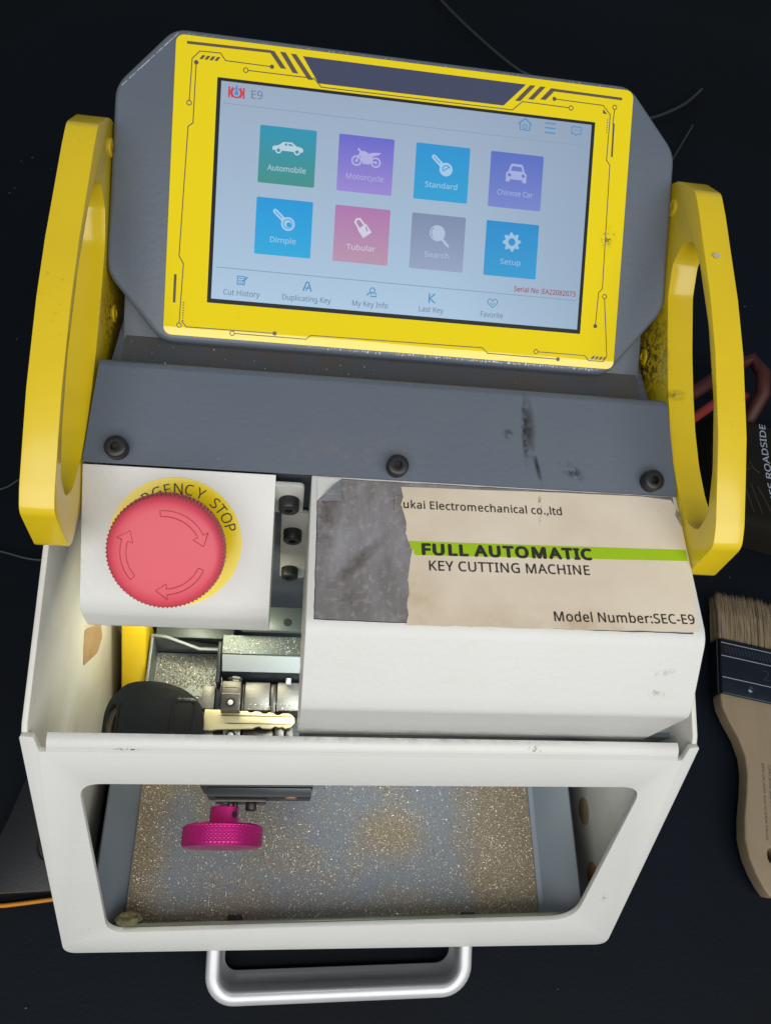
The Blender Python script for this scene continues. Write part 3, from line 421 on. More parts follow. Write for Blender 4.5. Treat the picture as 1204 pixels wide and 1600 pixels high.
def put_text(g, fn, s, u, v, h, cap=None, width=None, align='C', bold=0.0, rot=0.0, mi=0, col=None, spacing=1.0):
    vs, fs = text2d(s, bold, spacing)
    cv, _ = text2d('H'); ch = max(p[1] for p in cv)
    x0 = min(p[0] for p in vs); x1 = max(p[0] for p in vs)
    sy = (cap or 1) / ch if cap else width / (x1 - x0)
    sx = width / (x1 - x0) if width else sy
    off = {'C': -(x0 + x1) / 2, 'L': -x0, 'R': -x1}[align]
    c, sn = math.cos(rot), math.sin(rot)
    shifts = [(0, 0)] + ([(bold * math.cos(q * math.pi / 3), bold * math.sin(q * math.pi / 3)) for q in range(6)] if bold > 0.003 else [])
    for k_, (bx_, by_) in enumerate(shifts):     # a heavier weight: the strokes overprinted a hair apart
        out = []
        for (x, y) in vs:
            a, b = (x + off + bx_) * sx, (y + by_) * sy
            out.append(fn(u + a * c - b * sn, v + a * sn + b * c, h + 0.003 * k_))
        g.add(out, fs, mi, col)

# frames of reference on the machine
def frame(o, slope):
    c, s = math.cos(R(slope)), math.sin(R(slope)); o = Vector(o)
    return lambda u, v, h: Vector((u, o.y + v * c - h * s, o.z + v * s + h * c))
SC = frame((0, 230.0, 220.9), 31.19)      # screen
PA = frame((0, 161.6, 206.0), 17.2)       # grey control panel
ES = frame((0, 161.6, 206.0), 35.0)       # emergency-stop box
LB = frame((0, 0, 205.5), 0.0)            # flat top of the white cover
FP = frame((0, 0, 25.0), 60.0)            # leaning front plate
ZP = lambda u, v, h: Vector((u, v, h))    # plan view
GZ = -8.0                                 # ground level

# ---------------------------------------------------------------- the ground
g = Geo()
n = 90
def gp(i, j):
    x = -2600 + 5200 * i / n; y = -500 + 3600 * j / n
    d = max(abs(x) - 150, abs(y - 150) - 170, 0); k = min(1, d / 260)
    return Vector((x, y, GZ - 0.3 + k * 7 * (noise.noise(Vector((x / 240, y / 200, 3))) - 0.25)))
vs = [gp(i, j) for i in range(n + 1) for j in range(n + 1)]
g.add(vs, [[i * (n + 1) + j, (i + 1) * (n + 1) + j, (i + 1) * (n + 1) + j + 1, i * (n + 1) + j + 1] for i in range(n) for j in range(n)])
tag(g.build('cargo_floor', 'floor', angle=180), kind='structure')

# ---------------------------------------------------------------- the machine
machine = empty('key_cutting_machine', (0, 150, GZ), 'grey, white and yellow key cutting machine with lit touchscreen and red mushroom stop button', 'machine')

# base and rubber feet
g = Geo(); g.box(ZP, (-129, 129), (40, 300), (-3, 4)); base = g.build('base_plate', 'base', machine, bevel=1.5)
f0 = None
for (x, y) in ((-112, 45), (112, 45), (-112, 280), (112, 280)):
    if f0 is None:
        g = Geo(); g.lathe((x, y, GZ), (0, 0, 1), [(11, 0), (12, 1.5), (10.5, 5.1)], 24); f0 = g.build('rubber_foot', 'rubber', machine); fx = (x, y)
    else: copy_part(f0, (x - fx[0], y - fx[1], 0), machine)

# side plates
side_prof = [(2.6, 25.5), (75.0, 151.5), (78.5, 153.6), (143, 172.4), (170, 180), (300, 184), (302, -4), (50, -4), (20, 8), (6, 20)]
for sx in (-1, 1):
    g = Geo(); g.extr([(sx * 133.3, y, z) for (y, z) in side_prof], (-sx * 2.4, 0, 0), 0)
    sp_ = g.build('side_plate', ['white_in'], machine, bevel=0.7, seg=2)
    if sx > 0:
        for (y, z, r, mname) in ((64, 24.5, 7.0, 'plug'), (31.5, 25.5, 7.0, 'plug2')):
            g = Geo(); g.lathe((130.9, y, z), (-1, 0, 0), [(r, -0.5), (r, 0.5), (r - 0.6, 0.8)], 28); g.build('hole_plug', mname, sp_)  # added disc in the brown seen through an open hole
    else:
        g = Geo()
        po = [(0.0 + 118.5, 92), (133, 101), (146, 75), (142, 66), (132, 70)]
        g.extr([(-130.9, y, z) for (y, z) in round_poly(po, 2)], (0.25, 0, 0), 0)
        M['paper_old'] = mat('brown_inspection_sticker', (0.38, 0.26, 0.15), 0.55, var=0.6, var_scale=70, var_col=(0.25, 0.14, 0.06))
        so = g.build('inspection_sticker', 'paper_old', sp_)

# front frame with the trapezoid opening and the folded lip
g = Geo()
outer = round_poly([(-133.3, 0), (133.3, 0), (133.3, 147.9), (129.2, 147.2), (128.4, 139.6), (126.2, 139.6), (126.0, 141.3), (-124.6, 141.3), (-124.8, 139.6), (-127.2, 139.6), (-128.2, 147.2), (-133.3, 147.9)],
                   [6, 6, 1.2, 1, .7, .5, 0, 0, .5, .7, 1, 1.2])
hole = round_poly([(-115.0, 121.4), (116.2, 122.6), (110.6, 22.8), (-112.2, 16.6)], [9, 9, 13, 9], 8)
g.holed(FP, outer, [hole], 0, -2.4)
arc = []
for i in range(9):
    a = R(150 - 60 * i / 8); arc.append((74.98 + 5.0 * math.cos(a), 144.86 + 5.0 * math.sin(a)))
arc.append((76.3, 149.86)); inn = [(76.3, 147.5)]
for i in range(9):
    a = R(90 + 60 * i / 8); inn.append((74.98 + 2.6 * math.cos(a), 144.86 + 2.6 * math.sin(a)))
g.extr([(-124.4, y, z) for (y, z) in arc + inn], (250.2, 0, 0))
front = g.build('front_frame', 'white', machine, bevel=0.45, seg=2, angle=50)
# strip of clear edging left along the lower edge of the opening
g = Geo(); g.extr([FP(-105, 16.8, -2.6), FP(108.5, 22.5, -2.6), FP(108.5, 23.1, -2.6), FP(-105, 17.4, -2.6)], FP(0, 0, -4.0) - FP(0, 0, -2.6))
M['edge'] = mat('greenish_acrylic_edge', (0.13, 0.15, 0.11), 0.25, var=0.4, var_scale=30)
g.build('acrylic_edge', 'edge', machine, bevel=0.15)

# grey control panel: slope, drop behind it, ledge under the screen
def wp(y): return 114.8 - 0.062 * (y - 161.6)
prof = [(161.6, 206.0), (198.6, 217.45)]
for i in range(5):
    a = R(107 - 100 * i / 4); prof.append((197.6 + 3.0 * math.cos(a) + 0.9, 214.6 + 3.0 * math.sin(a)))
prof += [(203.2, 209), (206, 206.2), (211, 205.2), (262, 204.5), (262, 150), (164.6, 150), (163.8, 203.6)]
k = len(prof); g = Geo()
vs = [Vector((-wp(y), y, z)) for (y, z) in prof] + [Vector((wp(y), y, z)) for (y, z) in prof]
g.add(vs, [list(range(k)), list(range(2 * k - 1, k - 1, -1))] + [[i, i + k, (i + 1) % k + k, (i + 1) % k] for i in range(k)])
panel = g.build('control_panel', 'grey', machine, angle=45)
g = Geo(); g.box(ZP, (-108, 108), (204.5, 232), (205.45, 205.75)); g.build('dusty_ledge', 'grey_dark', panel)
g = Geo(); g.box(ZP, (-112.4, 112.4), (262.3, 300), (4.2, 205)); g.build('rear_housing', 'grey', machine, bevel=2)
g = Geo(); g.box(SC, (-109.5, 109.5), (-19, 40), (-9, -24)); g.build('neck_wall', 'grey', panel, bevel=1.0)
g = Geo(); g.box(ZP, (-112, 112), (165, 168.4), (4.2, 203)); back_wall = g.build('inner_back_wall', 'grey', machine)

def cap_screw(name, c, ax, r, h, parent, mname='black_screw'):
    g = Geo(); ax = Vector(ax).normalized(); c = Vector(c)
    g.lathe(c, ax, [(r, 0), (r, h - r * .14), (r * .86, h), (r * .55, h)], 28)
    g.f.pop(); g.mi.pop()                                # open top for the hex socket
    a = ax.orthogonal().normalized(); b = ax.cross(a); n_ = 28
    top = [c + ax * h + (a * math.cos(2 * math.pi * i / n_) + b * math.sin(2 * math.pi * i / n_)) * r * .55 for i in range(n_)]
    hexr = r * .46
    def hx(t):
        q = (t % (math.pi / 3)) - math.pi / 6; return hexr * math.cos(math.pi / 6) / math.cos(q)
    l1 = [c + ax * h + (a * math.cos(2 * math.pi * i / n_) + b * math.sin(2 * math.pi * i / n_)) * hx(2 * math.pi * i / n_) for i in range(n_)]
    l2 = [p - ax * h * .6 for p in l1]
    g.add(top + l1 + l2, [[i, (i + 1) % n_, n_ + (i + 1) % n_, n_ + i] for i in range(n_)] +
          [[n_ + i, n_ + (i + 1) % n_, 2 * n_ + (i + 1) % n_, 2 * n_ + i] for i in range(n_)] + [[2 * n_ + i for i in range(n_)]])
    return g.build(name, mname, parent, recalc=False, angle=50)
pn = PA(0, 0, 1) - PA(0, 0, 0)
sc0 = cap_screw('cap_screw', PA(-102.6, 5.4, 0.05), pn, 4.15, 4.9, machine)
for (u, v) in ((1.0, 4.9), (103.4, 5.2)):
    copy_part(sc0, PA(u, v, 0.05) - PA(-102.6, 5.4, 0.05), machine)

# ---------------------------------------------------------------- screen housing
g = Geo()
hexo = [(-93.0, 103.6), (92.6, 103.2), (114.0, 78.5), (114.9, 13.0), (91.5, -16.6), (-93.4, -16.6), (-114.9, 8.5), (-114.2, 79.8)]
g.extr([SC(u, v, 0) for (u, v) in round_poly(hexo, 5, 5)], SC(0, 0, -27) - SC(0, 0, 0))
housing = g.build('screen_housing', 'grey', machine, bevel=2.2, seg=4, angle=30, bevel_angle=50)
g = Geo(); g.box(SC, (-70, 70), (-5, 85), (-27.2, -52)); g.build('housing_neck', 'grey', housing, bevel=2)
U0, U1, V0, V1 = -92.0, 93.6, -14.3, 100.9
g = Geo(); g.extr([SC(u, v, 0.05) for (u, v) in rrect(U0, U1, V0, V1, 3.2)], SC(0, 0, 0.35) - SC(0, 0, 0))
g.build('bezel_sticker', 'sticker', housing)
g = Geo(); g.extr([SC(u, v, 0.38) for (u, v) in rrect(-75.7, 78.0, -0.6, 86.4, 0.4)], SC(0, 0, 0.45) - SC(0, 0, 0.38))
g.build('display_border', 'border', housing)

# circuit-board ornament printed on the sticker
g = Geo()
HP = 0.40
def line(pts, w=0.38, mi=0):
    P2 = [Vector(p) for p in pts]
    for a, b in zip(P2[:-1], P2[1:]):
        d = (b - a).normalized(); nrm = Vector((-d.y, d.x)) * w / 2; e = d * w / 2
        q = [a - e - nrm, b + e - nrm, b + e + nrm, a - e + nrm]
        g.add([SC(p.x, p.y, HP + random.random() * 0.012) for p in q], [[0, 1, 2, 3]], mi)
def dot(p, r=0.85):
    c = circle(p[0], p[1], r, 20); hh = HP + 0.02 + random.random() * .01
    g.add([SC(x, y, hh) for x, y in c], [list(range(20))])
def ring(p, r=1.05, w=0.36):
    a = circle(p[0], p[1], r, 24); b = circle(p[0], p[1], r - w, 24); hh = HP + 0.02 + random.random() * .01
    g.add([SC(x, y, hh) for x, y in a + b], [[i, (i + 1) % 24, 24 + (i + 1) % 24, 24 + i] for i in range(24)])
def quad(pts, mi=0): g.add([SC(x, y, HP + 0.03) for x, y in pts], [[0, 1, 2, 3]], mi)
# big slate title strip at the top
quad([(-43.2, 98.3), (47.6, 98.1), (38.8, 88.7), (-36.6, 88.6)], 1)
line([(-87.3, 98.1), (-56.0, 98.5)], 1.1); 
quad([(-56.6, 98.9), (-54.4, 98.9), (-49.4, 92.6), (-51.6, 92.6)]); quad([(-52.2, 98.9), (-50.0, 98.9), (-44.6, 91.4), (-46.8, 91.4)]); quad([(-48.0, 98.7), (-45.8, 98.7), (-38.6, 89.6), (-40.8, 89.6)])
line([(60.2, 97.3), (88.3, 97.1)], 1.1)
quad([(49.4, 98.1), (51.6, 98.1), (45.6, 91.2), (43.4, 91.2)]); quad([(53.7, 98.1), (55.9, 98.1), (51.0, 92.4), (48.8, 92.4)]); quad([(58.2, 97.9), (60.6, 97.9), (56.2, 92.9), (53.9, 92.9)])
line([(-86, 76.5), (-85.6, 92.3), (-82.8, 95.4), (-75.0, 95.6), (-72.9, 93.0), (-55.6, 92.8)]); dot((-55.0, 92.8)); ring((-86, 75.4))
for i in range(4): quad([(-82.9 + i * 1.9, 92.4), (-81.7 + i * 1.9, 92.4), (-80.6 + i * 1.9, 94.0), (-81.8 + i * 1.9, 94.0)])
line([(-63.9, 90.3), (-38.4, 90.3), (-35.4, 87.3), (42.6, 87.4), (46.6, 91.2), (66.0, 91.0)]); ring((-65.0, 90.3)); ring((67.2, 91.0))
line([(-84.0, 90.6), (-84.2, 68.0), (-86.0, 66.4), (-87.2, 16.5), (-85.4, 13.6), (-86.0, -9.4)]); dot((-84.0, 91.0)); ring((-86.0, -10.4))
line([(-88.3, 8.8), (-88.3, -1.2)], 1.0)
line([(60.6, 93.8), (80.9, 93.6), (84.2, 90.2), (84.0, 71.6), (85.6, 69.8), (86.3, 19.0), (84.8, 17.2), (84.4, 3.8)]); dot((59.9, 93.8)); dot((84.4, 3.2))
quad([(81.0, 90.3), (81.0, 92.2), (82.8, 90.3), (82.8, 90.29)])
line([(85.9, 92.2), (85.6, 86.8)]); ring((85.9, 93.4)); line([(86.0, 86.5), (86.2, 73.6)], 0.8)
for i in range(8): quad([(-84.9, -1.2 - i), (-84.4, -1.2 - i), (-84.4, -1.7 - i), (-84.9, -1.7 - i)])
for i in range(6): quad([(83.0, 88.2 - i), (83.4, 88.2 - i), (83.4, 87.7 - i), (83.0, 87.7 - i)])
line([(-85.0, -8.8), (-83.2, -10.8), (-49.2, -10.6)]); dot((-48.6, -10.6))
line([(-64.2, -11.9), (-36.0, -11.9), (-34.2, -10.2), (36.6, -9.6), (39.0, -11.7), (68.6, -11.8)]); ring((-65.3, -11.9)); dot((69.2, -11.8))
line([(60.6, -9.4), (80.6, -9.4), (82.6, -11.3), (88.9, -11.3), (90.4, -9.0), (87.6, 14.6)]); ring((59.5, -9.4)); ring((87.5, 15.8))
for i in range(4): quad([(83.4 + i * 1.7, -10.6), (84.5 + i * 1.7, -10.6), (85.4 + i * 1.7, -9.3), (84.3 + i * 1.7, -9.3)])
g.build('circuit_print', ['print', 'print_blue'], housing, smooth=False, recalc=False)

# what the display shows
def C(r, g_, b): return srgb(r, g_, b)[:3]
def lerp(a, b, t): return tuple(a[i] * (1 - t) + b[i] * t for i in range(3))
def screen_bg(p):
    v = (p[1] - 230.0) / math.cos(R(31.19)); u = p[0]
    t = max(0, min(1, v / 86)); a = lerp(C(168, 196, 220), C(151, 168, 190), t)
    return lerp(a, C(134, 152, 175), max(0, (u - 20) / 58) * 0.55)
D = Geo(); nu, nv = 12, 8; ub = (-74.1, 76.4); vb = (1.0, 85.0); H0 = 0.86
vs = [SC(ub[0] + (ub[1] - ub[0]) * i / nu, vb[0] + (vb[1] - vb[0]) * j / nv, H0) for i in range(nu + 1) for j in range(nv + 1)]
D.add(vs, [[i * (nv + 1) + j, (i + 1) * (nv + 1) + j, (i + 1) * (nv + 1) + j + 1, i * (nv + 1) + j + 1] for i in range(nu) for j in range(nv)], 0, screen_bg)
D.build('display', 'pixels', housing, smooth=False, recalc=False)
# small screen lettering and line icons
D = Geo(); H1 = H0 + 0.05
ic = C(78, 142, 184); tx = C(98, 118, 142); ln_c = C(134, 156, 180)
def dl(pts, w, c, h=H1, closed=False, geo=None):
    geo = geo or D
    P2 = [Vector(p) for p in pts]
    if closed: P2.append(P2[0])
    for a, b in zip(P2[:-1], P2[1:]):
        d = (b - a).normalized(); nrm = Vector((-d.y, d.x)) * w / 2; e = d * w * .3
        geo.add([SC(p.x, p.y, h + random.random() * .01) for p in (a - e - nrm, b + e - nrm, b + e + nrm, a - e + nrm)], [[0, 1, 2, 3]], 0, c)
def da(cx, cy, r, a0, a1, w, c, h=H1, n=18, geo=None): dl([(cx + r * math.cos(R(a0 + (a1 - a0) * i / n)), cy + r * math.sin(R(a0 + (a1 - a0) * i / n))) for i in range(n + 1)], w, c, h, geo=geo)
def dp(poly, c, h=H1, geo=None): (geo or D).sheet(SC, poly, h, 0, c)
dl([(-73.0, 76.6), (75.6, 76.2)], 0.35, ln_c); dl([(-72.5, 13.4), (75.4, 12.9)], 0.35, ln_c)
# logo: red brackets, red ring, blue drop
rd = C(196, 62, 74); bl = C(70, 140, 205)
dl([(-70.9, 79.2), (-70.9, 83.0)], 0.7, rd); dl([(-70.5, 81.1), (-69.6, 83.0)], 0.5, rd); dl([(-70.5, 81.1), (-69.6, 79.2)], 0.5, rd)
dl([(-65.3, 79.2), (-65.3, 83.0)], 0.7, rd); dl([(-65.7, 81.1), (-66.6, 83.0)], 0.5, rd); dl([(-65.7, 81.1), (-66.6, 79.2)], 0.5, rd)
da(-68.1, 81.0, 1.75, 115, 425, 0.6, rd); dp(circle(-68.1, 80.9, 0.85, 14), bl); dp([(-68.5, 81.4), (-67.7, 81.4), (-67.8, 84.0), (-68.5, 83.6)], bl)
put_text(D, SC, 'E9', -62.3, 79.6, H1, cap=3.1, align='L', col=tx)
# home, menu, message
dl([(46.2, 79.8), (46.2, 82.6), (48.2, 84.3), (50.2, 82.6), (50.2, 79.8)], 0.45, ic, closed=True); dl([(45.4, 82.0), (48.2, 84.5), (51.0, 82.0)], 0.45, ic); da(48.2, 81.2, 0.8, 0, 360, .4, ic)
for i in range(3): dl([(56.8, 83.6 - i * 1.9), (61.0, 83.6 - i * 1.9)], 0.55, ic)
dl([(68.0, 83.4), (72.0, 83.4), (72.0, 80.6), (70.6, 80.6), (70.0, 79.9), (69.4, 80.6), (68.0, 80.6)], 0.4, ic, closed=True)
for i in range(3): dp(circle(69.1 + i * .9, 82.0, .22, 8), ic)
for s_, u, w in (('Cut History', -62.3, 14.2), ('Duplicating Key', -36.6, 19.4), ('My Key Info', -11.0, 14.4), ('Last Key', 14.1, 10.2), ('Favorite', 39.5, 9.4)):
    put_text(D, SC, s_, u, 3.0, H1, cap=2.1, width=w, col=tx, bold=0.004)
put_text(D, SC, 'Serial No :EA22082073', 61.4, 14.5, H1, cap=2.0, width=26.4, col=C(158, 52, 70), bold=0.012)
# row of line icons at the bottom
dl([(-64.2, 7.4), (-64.2, 10.6), (-61.4, 10.6), (-61.4, 7.4)], .4, ic, closed=True)
for i in range(3): dl([(-63.7, 9.8 - i * .9), (-62.0, 9.8 - i * .9)], .3, ic)
dl([(-62.2, 8.6), (-60.4, 10.4)], .6, ic)
dl([(-38.2, 7.2), (-37.0, 10.6), (-36.2, 10.6), (-35.0, 7.2)], .55, ic); dl([(-37.6, 8.3), (-35.6, 8.3)], .45, ic); dl([(-37.1, 7.2), (-36.1, 9.2)], .4, ic)
da(-10.4, 9.7, 1.0, 0, 360, .4, ic); dl([(-11.2, 9.0), (-12.6, 7.6)], .5, ic); dl([(-11.0, 7.3), (-8.8, 7.3)], .5, ic); da(-9.9, 7.6, 1.2, 20, 160, .4, ic)
dl([(13.0, 6.8), (13.0, 10.4)], .55, ic); dl([(15.2, 10.4), (13.2, 8.5), (15.4, 6.8)], .55, ic)
hp = [(39.4, 6.9), (37.6, 8.7), (37.4, 9.8), (38.2, 10.5), (39.1, 10.3), (39.5, 9.6), (39.9, 10.3), (40.8, 10.5), (41.6, 9.8), (41.4, 8.7)]
dl(hp, .36, ic, closed=True); dl([(38.6, 9.0), (39.4, 8.1), (40.3, 9.0)], .3, ic)
D.build('screen_lettering', 'pixels', housing, smooth=False, recalc=False)

W1 = C(214, 226, 240)
def tile(cu, cv, top, bot, text, icon, tcol=W1):
    t = Geo()
    def grad(p):
        v = (p[1] - 230.0) / math.cos(R(31.19)); k = max(0, min(1, (v - (cv - 11.1)) / 22.2)); return lerp(bot, top, k)
    rp = rrect(cu - 11.1, cu + 11.1, cv - 11.1, cv + 11.1, 0.5, 2)
    t.add([SC(x, y, H1) for x, y in rp], [list(range(len(rp)))], 0, grad)
    tc_ = lerp(lerp(top, bot, .6), tcol, 0.68)
    icon(t, cu, cv + 3.2, tc_, lerp(top, bot, 0.45))
    put_text(t, SC, text, cu, cv - 6.0, H1 + 0.05, cap=2.1, width=min(15.0, 1.52 * len(text) + 1), col=lerp(lerp(top, bot, .6), tcol, 0.54), bold=0.012)
    return t.build('app_tile', 'pixels', housing, smooth=False, recalc=False)
Hi, Hh = H1 + 0.05, H1 + 0.10
def i_auto(t, x, y, w, b):
    pts = [(-6, -1.2), (-5.9, .2), (-3.6, 0.8), (-1.8, 2.2), (1.6, 2.3), (3.4, 1.0), (5.6, .6), (6.2, -.3), (5.8, -1.2)]
    dp([(x + p, y + q) for p, q in pts], w, Hi, t)
    for cx in (-3.6, 3.7): dp(circle(x + cx, y - 1.2, 1.25, 16), w, Hi + .01, t); dp(circle(x + cx, y - 1.2, .7, 12), b, Hh, t)
    dp([(x - 1.4, y + .9), (x - 1.0, y + 1.7), (x - .2, y + 1.7), (x - .2, y + .9)], b, Hh, t); dp([(x + .3, y + .9), (x + .3, y + 1.7), (x + 1.4, y + 1.6), (x + 2.3, y + .9)], b, Hh, t)
def i_moto(t, x, y, w, b):
    for cx in (-3.7, 4.0):
        da(x + cx, y - 1.9, 1.75, 0, 360, .65, w, Hi, 20, t); dp(circle(x + cx, y - 1.9, .6, 12), w, Hi, t)
    pts = [(-3.9, -1.4), (-2.6, 1.6), (-3.6, 2.8), (-3.1, 3.2), (-1.9, 2.0), (-.6, 2.2), (1.0, 1.3), (3.0, 1.9), (6.0, 2.1), (5.2, 1.2), (2.8, .4), (2.4, -1.2), (1.6, -2.9), (-1.2, -2.9), (-2.0, -.6), (-2.4, .2), (-3.3, -1.6)]
    dp([(x + p, y + q) for p, q in pts], w, Hi + .012, t)
    dl([(x + 2.0, y - 1.8), (x + 4.0, y - 1.9)], .6, w, Hi, geo=t)
def i_key(t, x, y, w, b, dim=False):
    dp(circle(x + 1.6, y - 1.6, 2.7, 24), w, Hi, t)
    d = Vector((-.75, .66)); nn = Vector((.66, .75)); c0 = Vector((x + .2, y - .4))
    q = [c0 + nn * 1.0, c0 + d * 5.4 + nn * .9, c0 + d * 6.1, c0 + d * 5.4 - nn * .9, c0 - nn * 1.0]
    dp([tuple(p) for p in q], w, Hi, t); dl([tuple(c0 + d * 1.6), tuple(c0 + d * 5.0)], .4, b, Hh, geo=t)
    if dim: da(x + 1.6, y - 1.6, 1.75, 0, 360, .35, b, Hh, 20, t); dp(circle(x + 2.0, y - 1.9, 1.0, 16), b, Hh + .01, t)
    else: da(x + 1.7, y - 1.5, 1.5, 20, 200, .4, b, Hh, 12, t); dl([(x + .5, y - 2.3), (x + 2.8, y - .5)], .4, b, Hh, geo=t)
def i_car(t, x, y, w, b):
    pts = [(-4.3, -3.6), (-4.3, -.2), (-3.4, .6), (-2.6, 3.2), (-1.9, 3.7), (1.9, 3.7), (2.6, 3.2), (3.4, .6), (4.3, -.2), (4.3, -3.6), (2.7, -3.6), (2.6, -2.6), (-2.6, -2.6), (-2.7, -3.6)]
    dp([(x + p, y + q) for p, q in pts], w, Hi, t)
    dp([(x - 2.5, y + .8), (x - 1.9, y + 2.7), (x + 1.9, y + 2.7), (x + 2.5, y + .8)], b, Hh, t)
    for cx in (-2.9, 2.9): dp(circle(x + cx, y - .9, .7, 12), b, Hh, t)
def i_dim(t, x, y, w, b): i_key(t, x, y, w, b, True)
def i_lock(t, x, y, w, b):
    d = Vector((-.62, .78)); nn = Vector((.78, .62)); c0 = Vector((x + .9, y - 1.1))
    dp([tuple(c0 + p) for p in (d * 1.7 + nn * 2.1, d * 1.7 - nn * 2.1, -d * 2.4 - nn * 2.1, -d * 2.4 + nn * 2.1)], w, Hi, t)
    dl([tuple(c0 + d * 1.5 + nn * 1.35), tuple(c0 + d * 4.6 + nn * 1.2), tuple(c0 + d * 5.2), tuple(c0 + d * 4.6 - nn * 1.2), tuple(c0 + d * 1.5 - nn * 1.35)], .75, w, Hi, geo=t)
    dl([tuple(c0 + nn * .9 - d * .9), tuple(c0 + nn * 1.3 + d * .5)], .6, b, Hh, geo=t)
def i_mag(t, x, y, w, b):
    dp(circle(x - .3, y + .6, 3.2, 28), w, Hi, t); da(x - .3, y + .6, 2.5, 130, 230, .4, b, Hh, 12, t)
    dl([(x + 1.8, y - 1.7), (x + 4.4, y - 4.3)], 1.0, w, Hi, geo=t)
def i_gear(t, x, y, w, b):
    pts = []
    for i in range(32):
        a = 2 * math.pi * i / 32; r = 3.9 if (i % 4) in (0, 1) else 2.9; pts.append((x + r * math.cos(a), y + r * math.sin(a)))
    dp(pts, w, Hi, t); dp(circle(x, y, 1.5, 24), b, Hh, t)
c1, c2, c3, c4_ = -47.2, -16.1, 15.0, 45.9; r1, r2 = 58.9, 31.1
tile(c1, r1, C(44, 146, 178), C(66, 142, 134), 'Automobile', i_auto).__setitem__('label', 'teal tile reading Automobile with a side-view car')
tile(c2, r1, C(100, 102, 198), C(150, 134, 206), 'Motorcycle', i_moto, C(190, 190, 225)).__setitem__('label', 'violet tile reading Motorcycle with a motorbike')
tile(c3, r1, C(44, 144, 205), C(48, 158, 208), 'Standard', i_key, C(190, 215, 235)).__setitem__('label', 'blue tile reading Standard with a single key')
tile(c4_, r1, C(88, 108, 190), C(116, 132, 200), 'Chinese Car', i_car, C(180, 190, 225)).__setitem__('label', 'indigo tile reading Chinese Car with a front-view car')
tile(c1, r2, C(36, 148, 214), C(46, 166, 216), 'Dimple', i_dim, C(190, 215, 235)).__setitem__('label', 'blue tile reading Dimple with a round-bow key')
tile(c2, r2, C(172, 116, 172), C(180, 146, 170), 'Tubular', i_lock).__setitem__('label', 'pink tile reading Tubular with a padlock')
tile(c3, r2, C(122, 138, 168), C(146, 162, 190), 'Search', i_mag, C(186, 204, 226)).__setitem__('label', 'grey tile reading Search with a magnifying glass')
tile(c4_, r2, C(42, 138, 200), C(54, 152, 205), 'Setup', i_gear, C(180, 205, 228)).__setitem__('label', 'blue tile reading Setup with a gear')
# worn paint along the lower and upper edge of the housing
g = Geo()
def flake(u, v, a, b, rot, h=0.06):
    k = random.randint(4, 6); pts = [(u + (a * math.cos(t) * math.cos(rot) - b * math.sin(t) * math.sin(rot)) * random.uniform(.6, 1.2), v + (a * math.cos(t) * math.sin(rot) + b * math.sin(t) * math.cos(rot)) * random.uniform(.6, 1.2)) for t in [2 * math.pi * i / k for i in range(k)]]
    g.add([SC(x, y, h + random.random() * .02) for x, y in pts], [list(range(k))])
for i in range(150):
    u = random.choice((random.uniform(-30, 88), random.gauss(25, 22), random.uniform(30, 88)))
    if -40 < u < 89: flake(u, -14.75 - abs(random.gauss(0, .25)), random.uniform(.15, .7), random.uniform(.08, .25), random.uniform(-.6, .6) + 1.2)
for i in range(90):
    t = random.random(); flake(-113.0 + 20.4 * t + 1.3, 80.2 + 22.2 * t - 1.1, random.uniform(.2, .9), .13, R(47))
for i in range(40): flake(random.uniform(-90, 90), 101.6, random.uniform(.1, .6), .1, 0)
g.build('worn_edge', 'bare', housing, smooth=False)['kind'] = 'stuff'
g = Geo()
for i in range(46):                                # dust specks on glass and film
    flake(random.uniform(-90, 92), random.uniform(-12, 99), random.uniform(.08, .22), random.uniform(.06, .14), random.uniform(0, 3), 1.02)
g.build('dust_speck', 'bare', housing, smooth=False)['kind'] = 'stuff'

# ---------------------------------------------------------------- carry handles
hout = [(129.5, 200), (131.8, 222), (138.5, 226.5), (153, 233.5), (168, 240.5), (198, 251), (220, 256.6), (243, 260.8), (258, 263.6), (269, 265), (284, 258), (294, 246), (300, 222), (292, 180), (215, 168), (168, 186), (146, 196), (134, 196.5)]
hslot = [(142, 214.5), (144.5, 223), (158, 232.2), (181, 242.6), (211, 251.4), (240, 256.2), (250.5, 256.0), (256.5, 250), (255, 240), (245, 231.5), (223, 222), (205, 215.5), (190, 211), (175, 208), (161, 207.2), (148, 209)]
hb = None
for sx in (-1, 1):
    g = Geo(); fn = (lambda s_: (lambda y, z, h: Vector((s_ * h, y, z))))(sx)
    g.holed(fn, round_poly(hout, [3, 3, 1.5, 0, 0, 0, 0, 0, 0, 2.5, 4, 4, 5, 5, 5, 5, 3, 3]), [round_poly(hslot, 2.5, 3)], 115.1, 126.2)
    h_ = g.build('carry_handle', 'yellow', machine, bevel=1.7, seg=3, angle=40, bevel_angle=50)
    h_['label'] = 'left yellow carry handle' if sx < 0 else 'right yellow carry handle with a chipped spot near its top'
    for (y, z) in ((278, 249), (235, 203.5)):
        g = Geo(); g.lathe((sx * 115.0, y, z), (-sx, 0, 0), [(3.6, 0), (3.6, .5), (3.0, .7), (1.8, .7), (1.8, .2)], 20); g.build('handle_bolt', 'yellow_in', h_)
    if sx > 0:
        g = Geo(); q = [Vector((121.5, 256.0, 263.5))]
        n0 = Vector((0, -0.2, .98)); 
        g.extr([(119.6 + 1.5 * math.cos(t) * random.uniform(.7, 1.1), 238.5 + 1.4 * math.sin(t), 260.55) for t in [i * math.pi / 4 for i in range(8)]], (0, 0, 0.25))
        g.build('paint_chip', 'bare', h_)

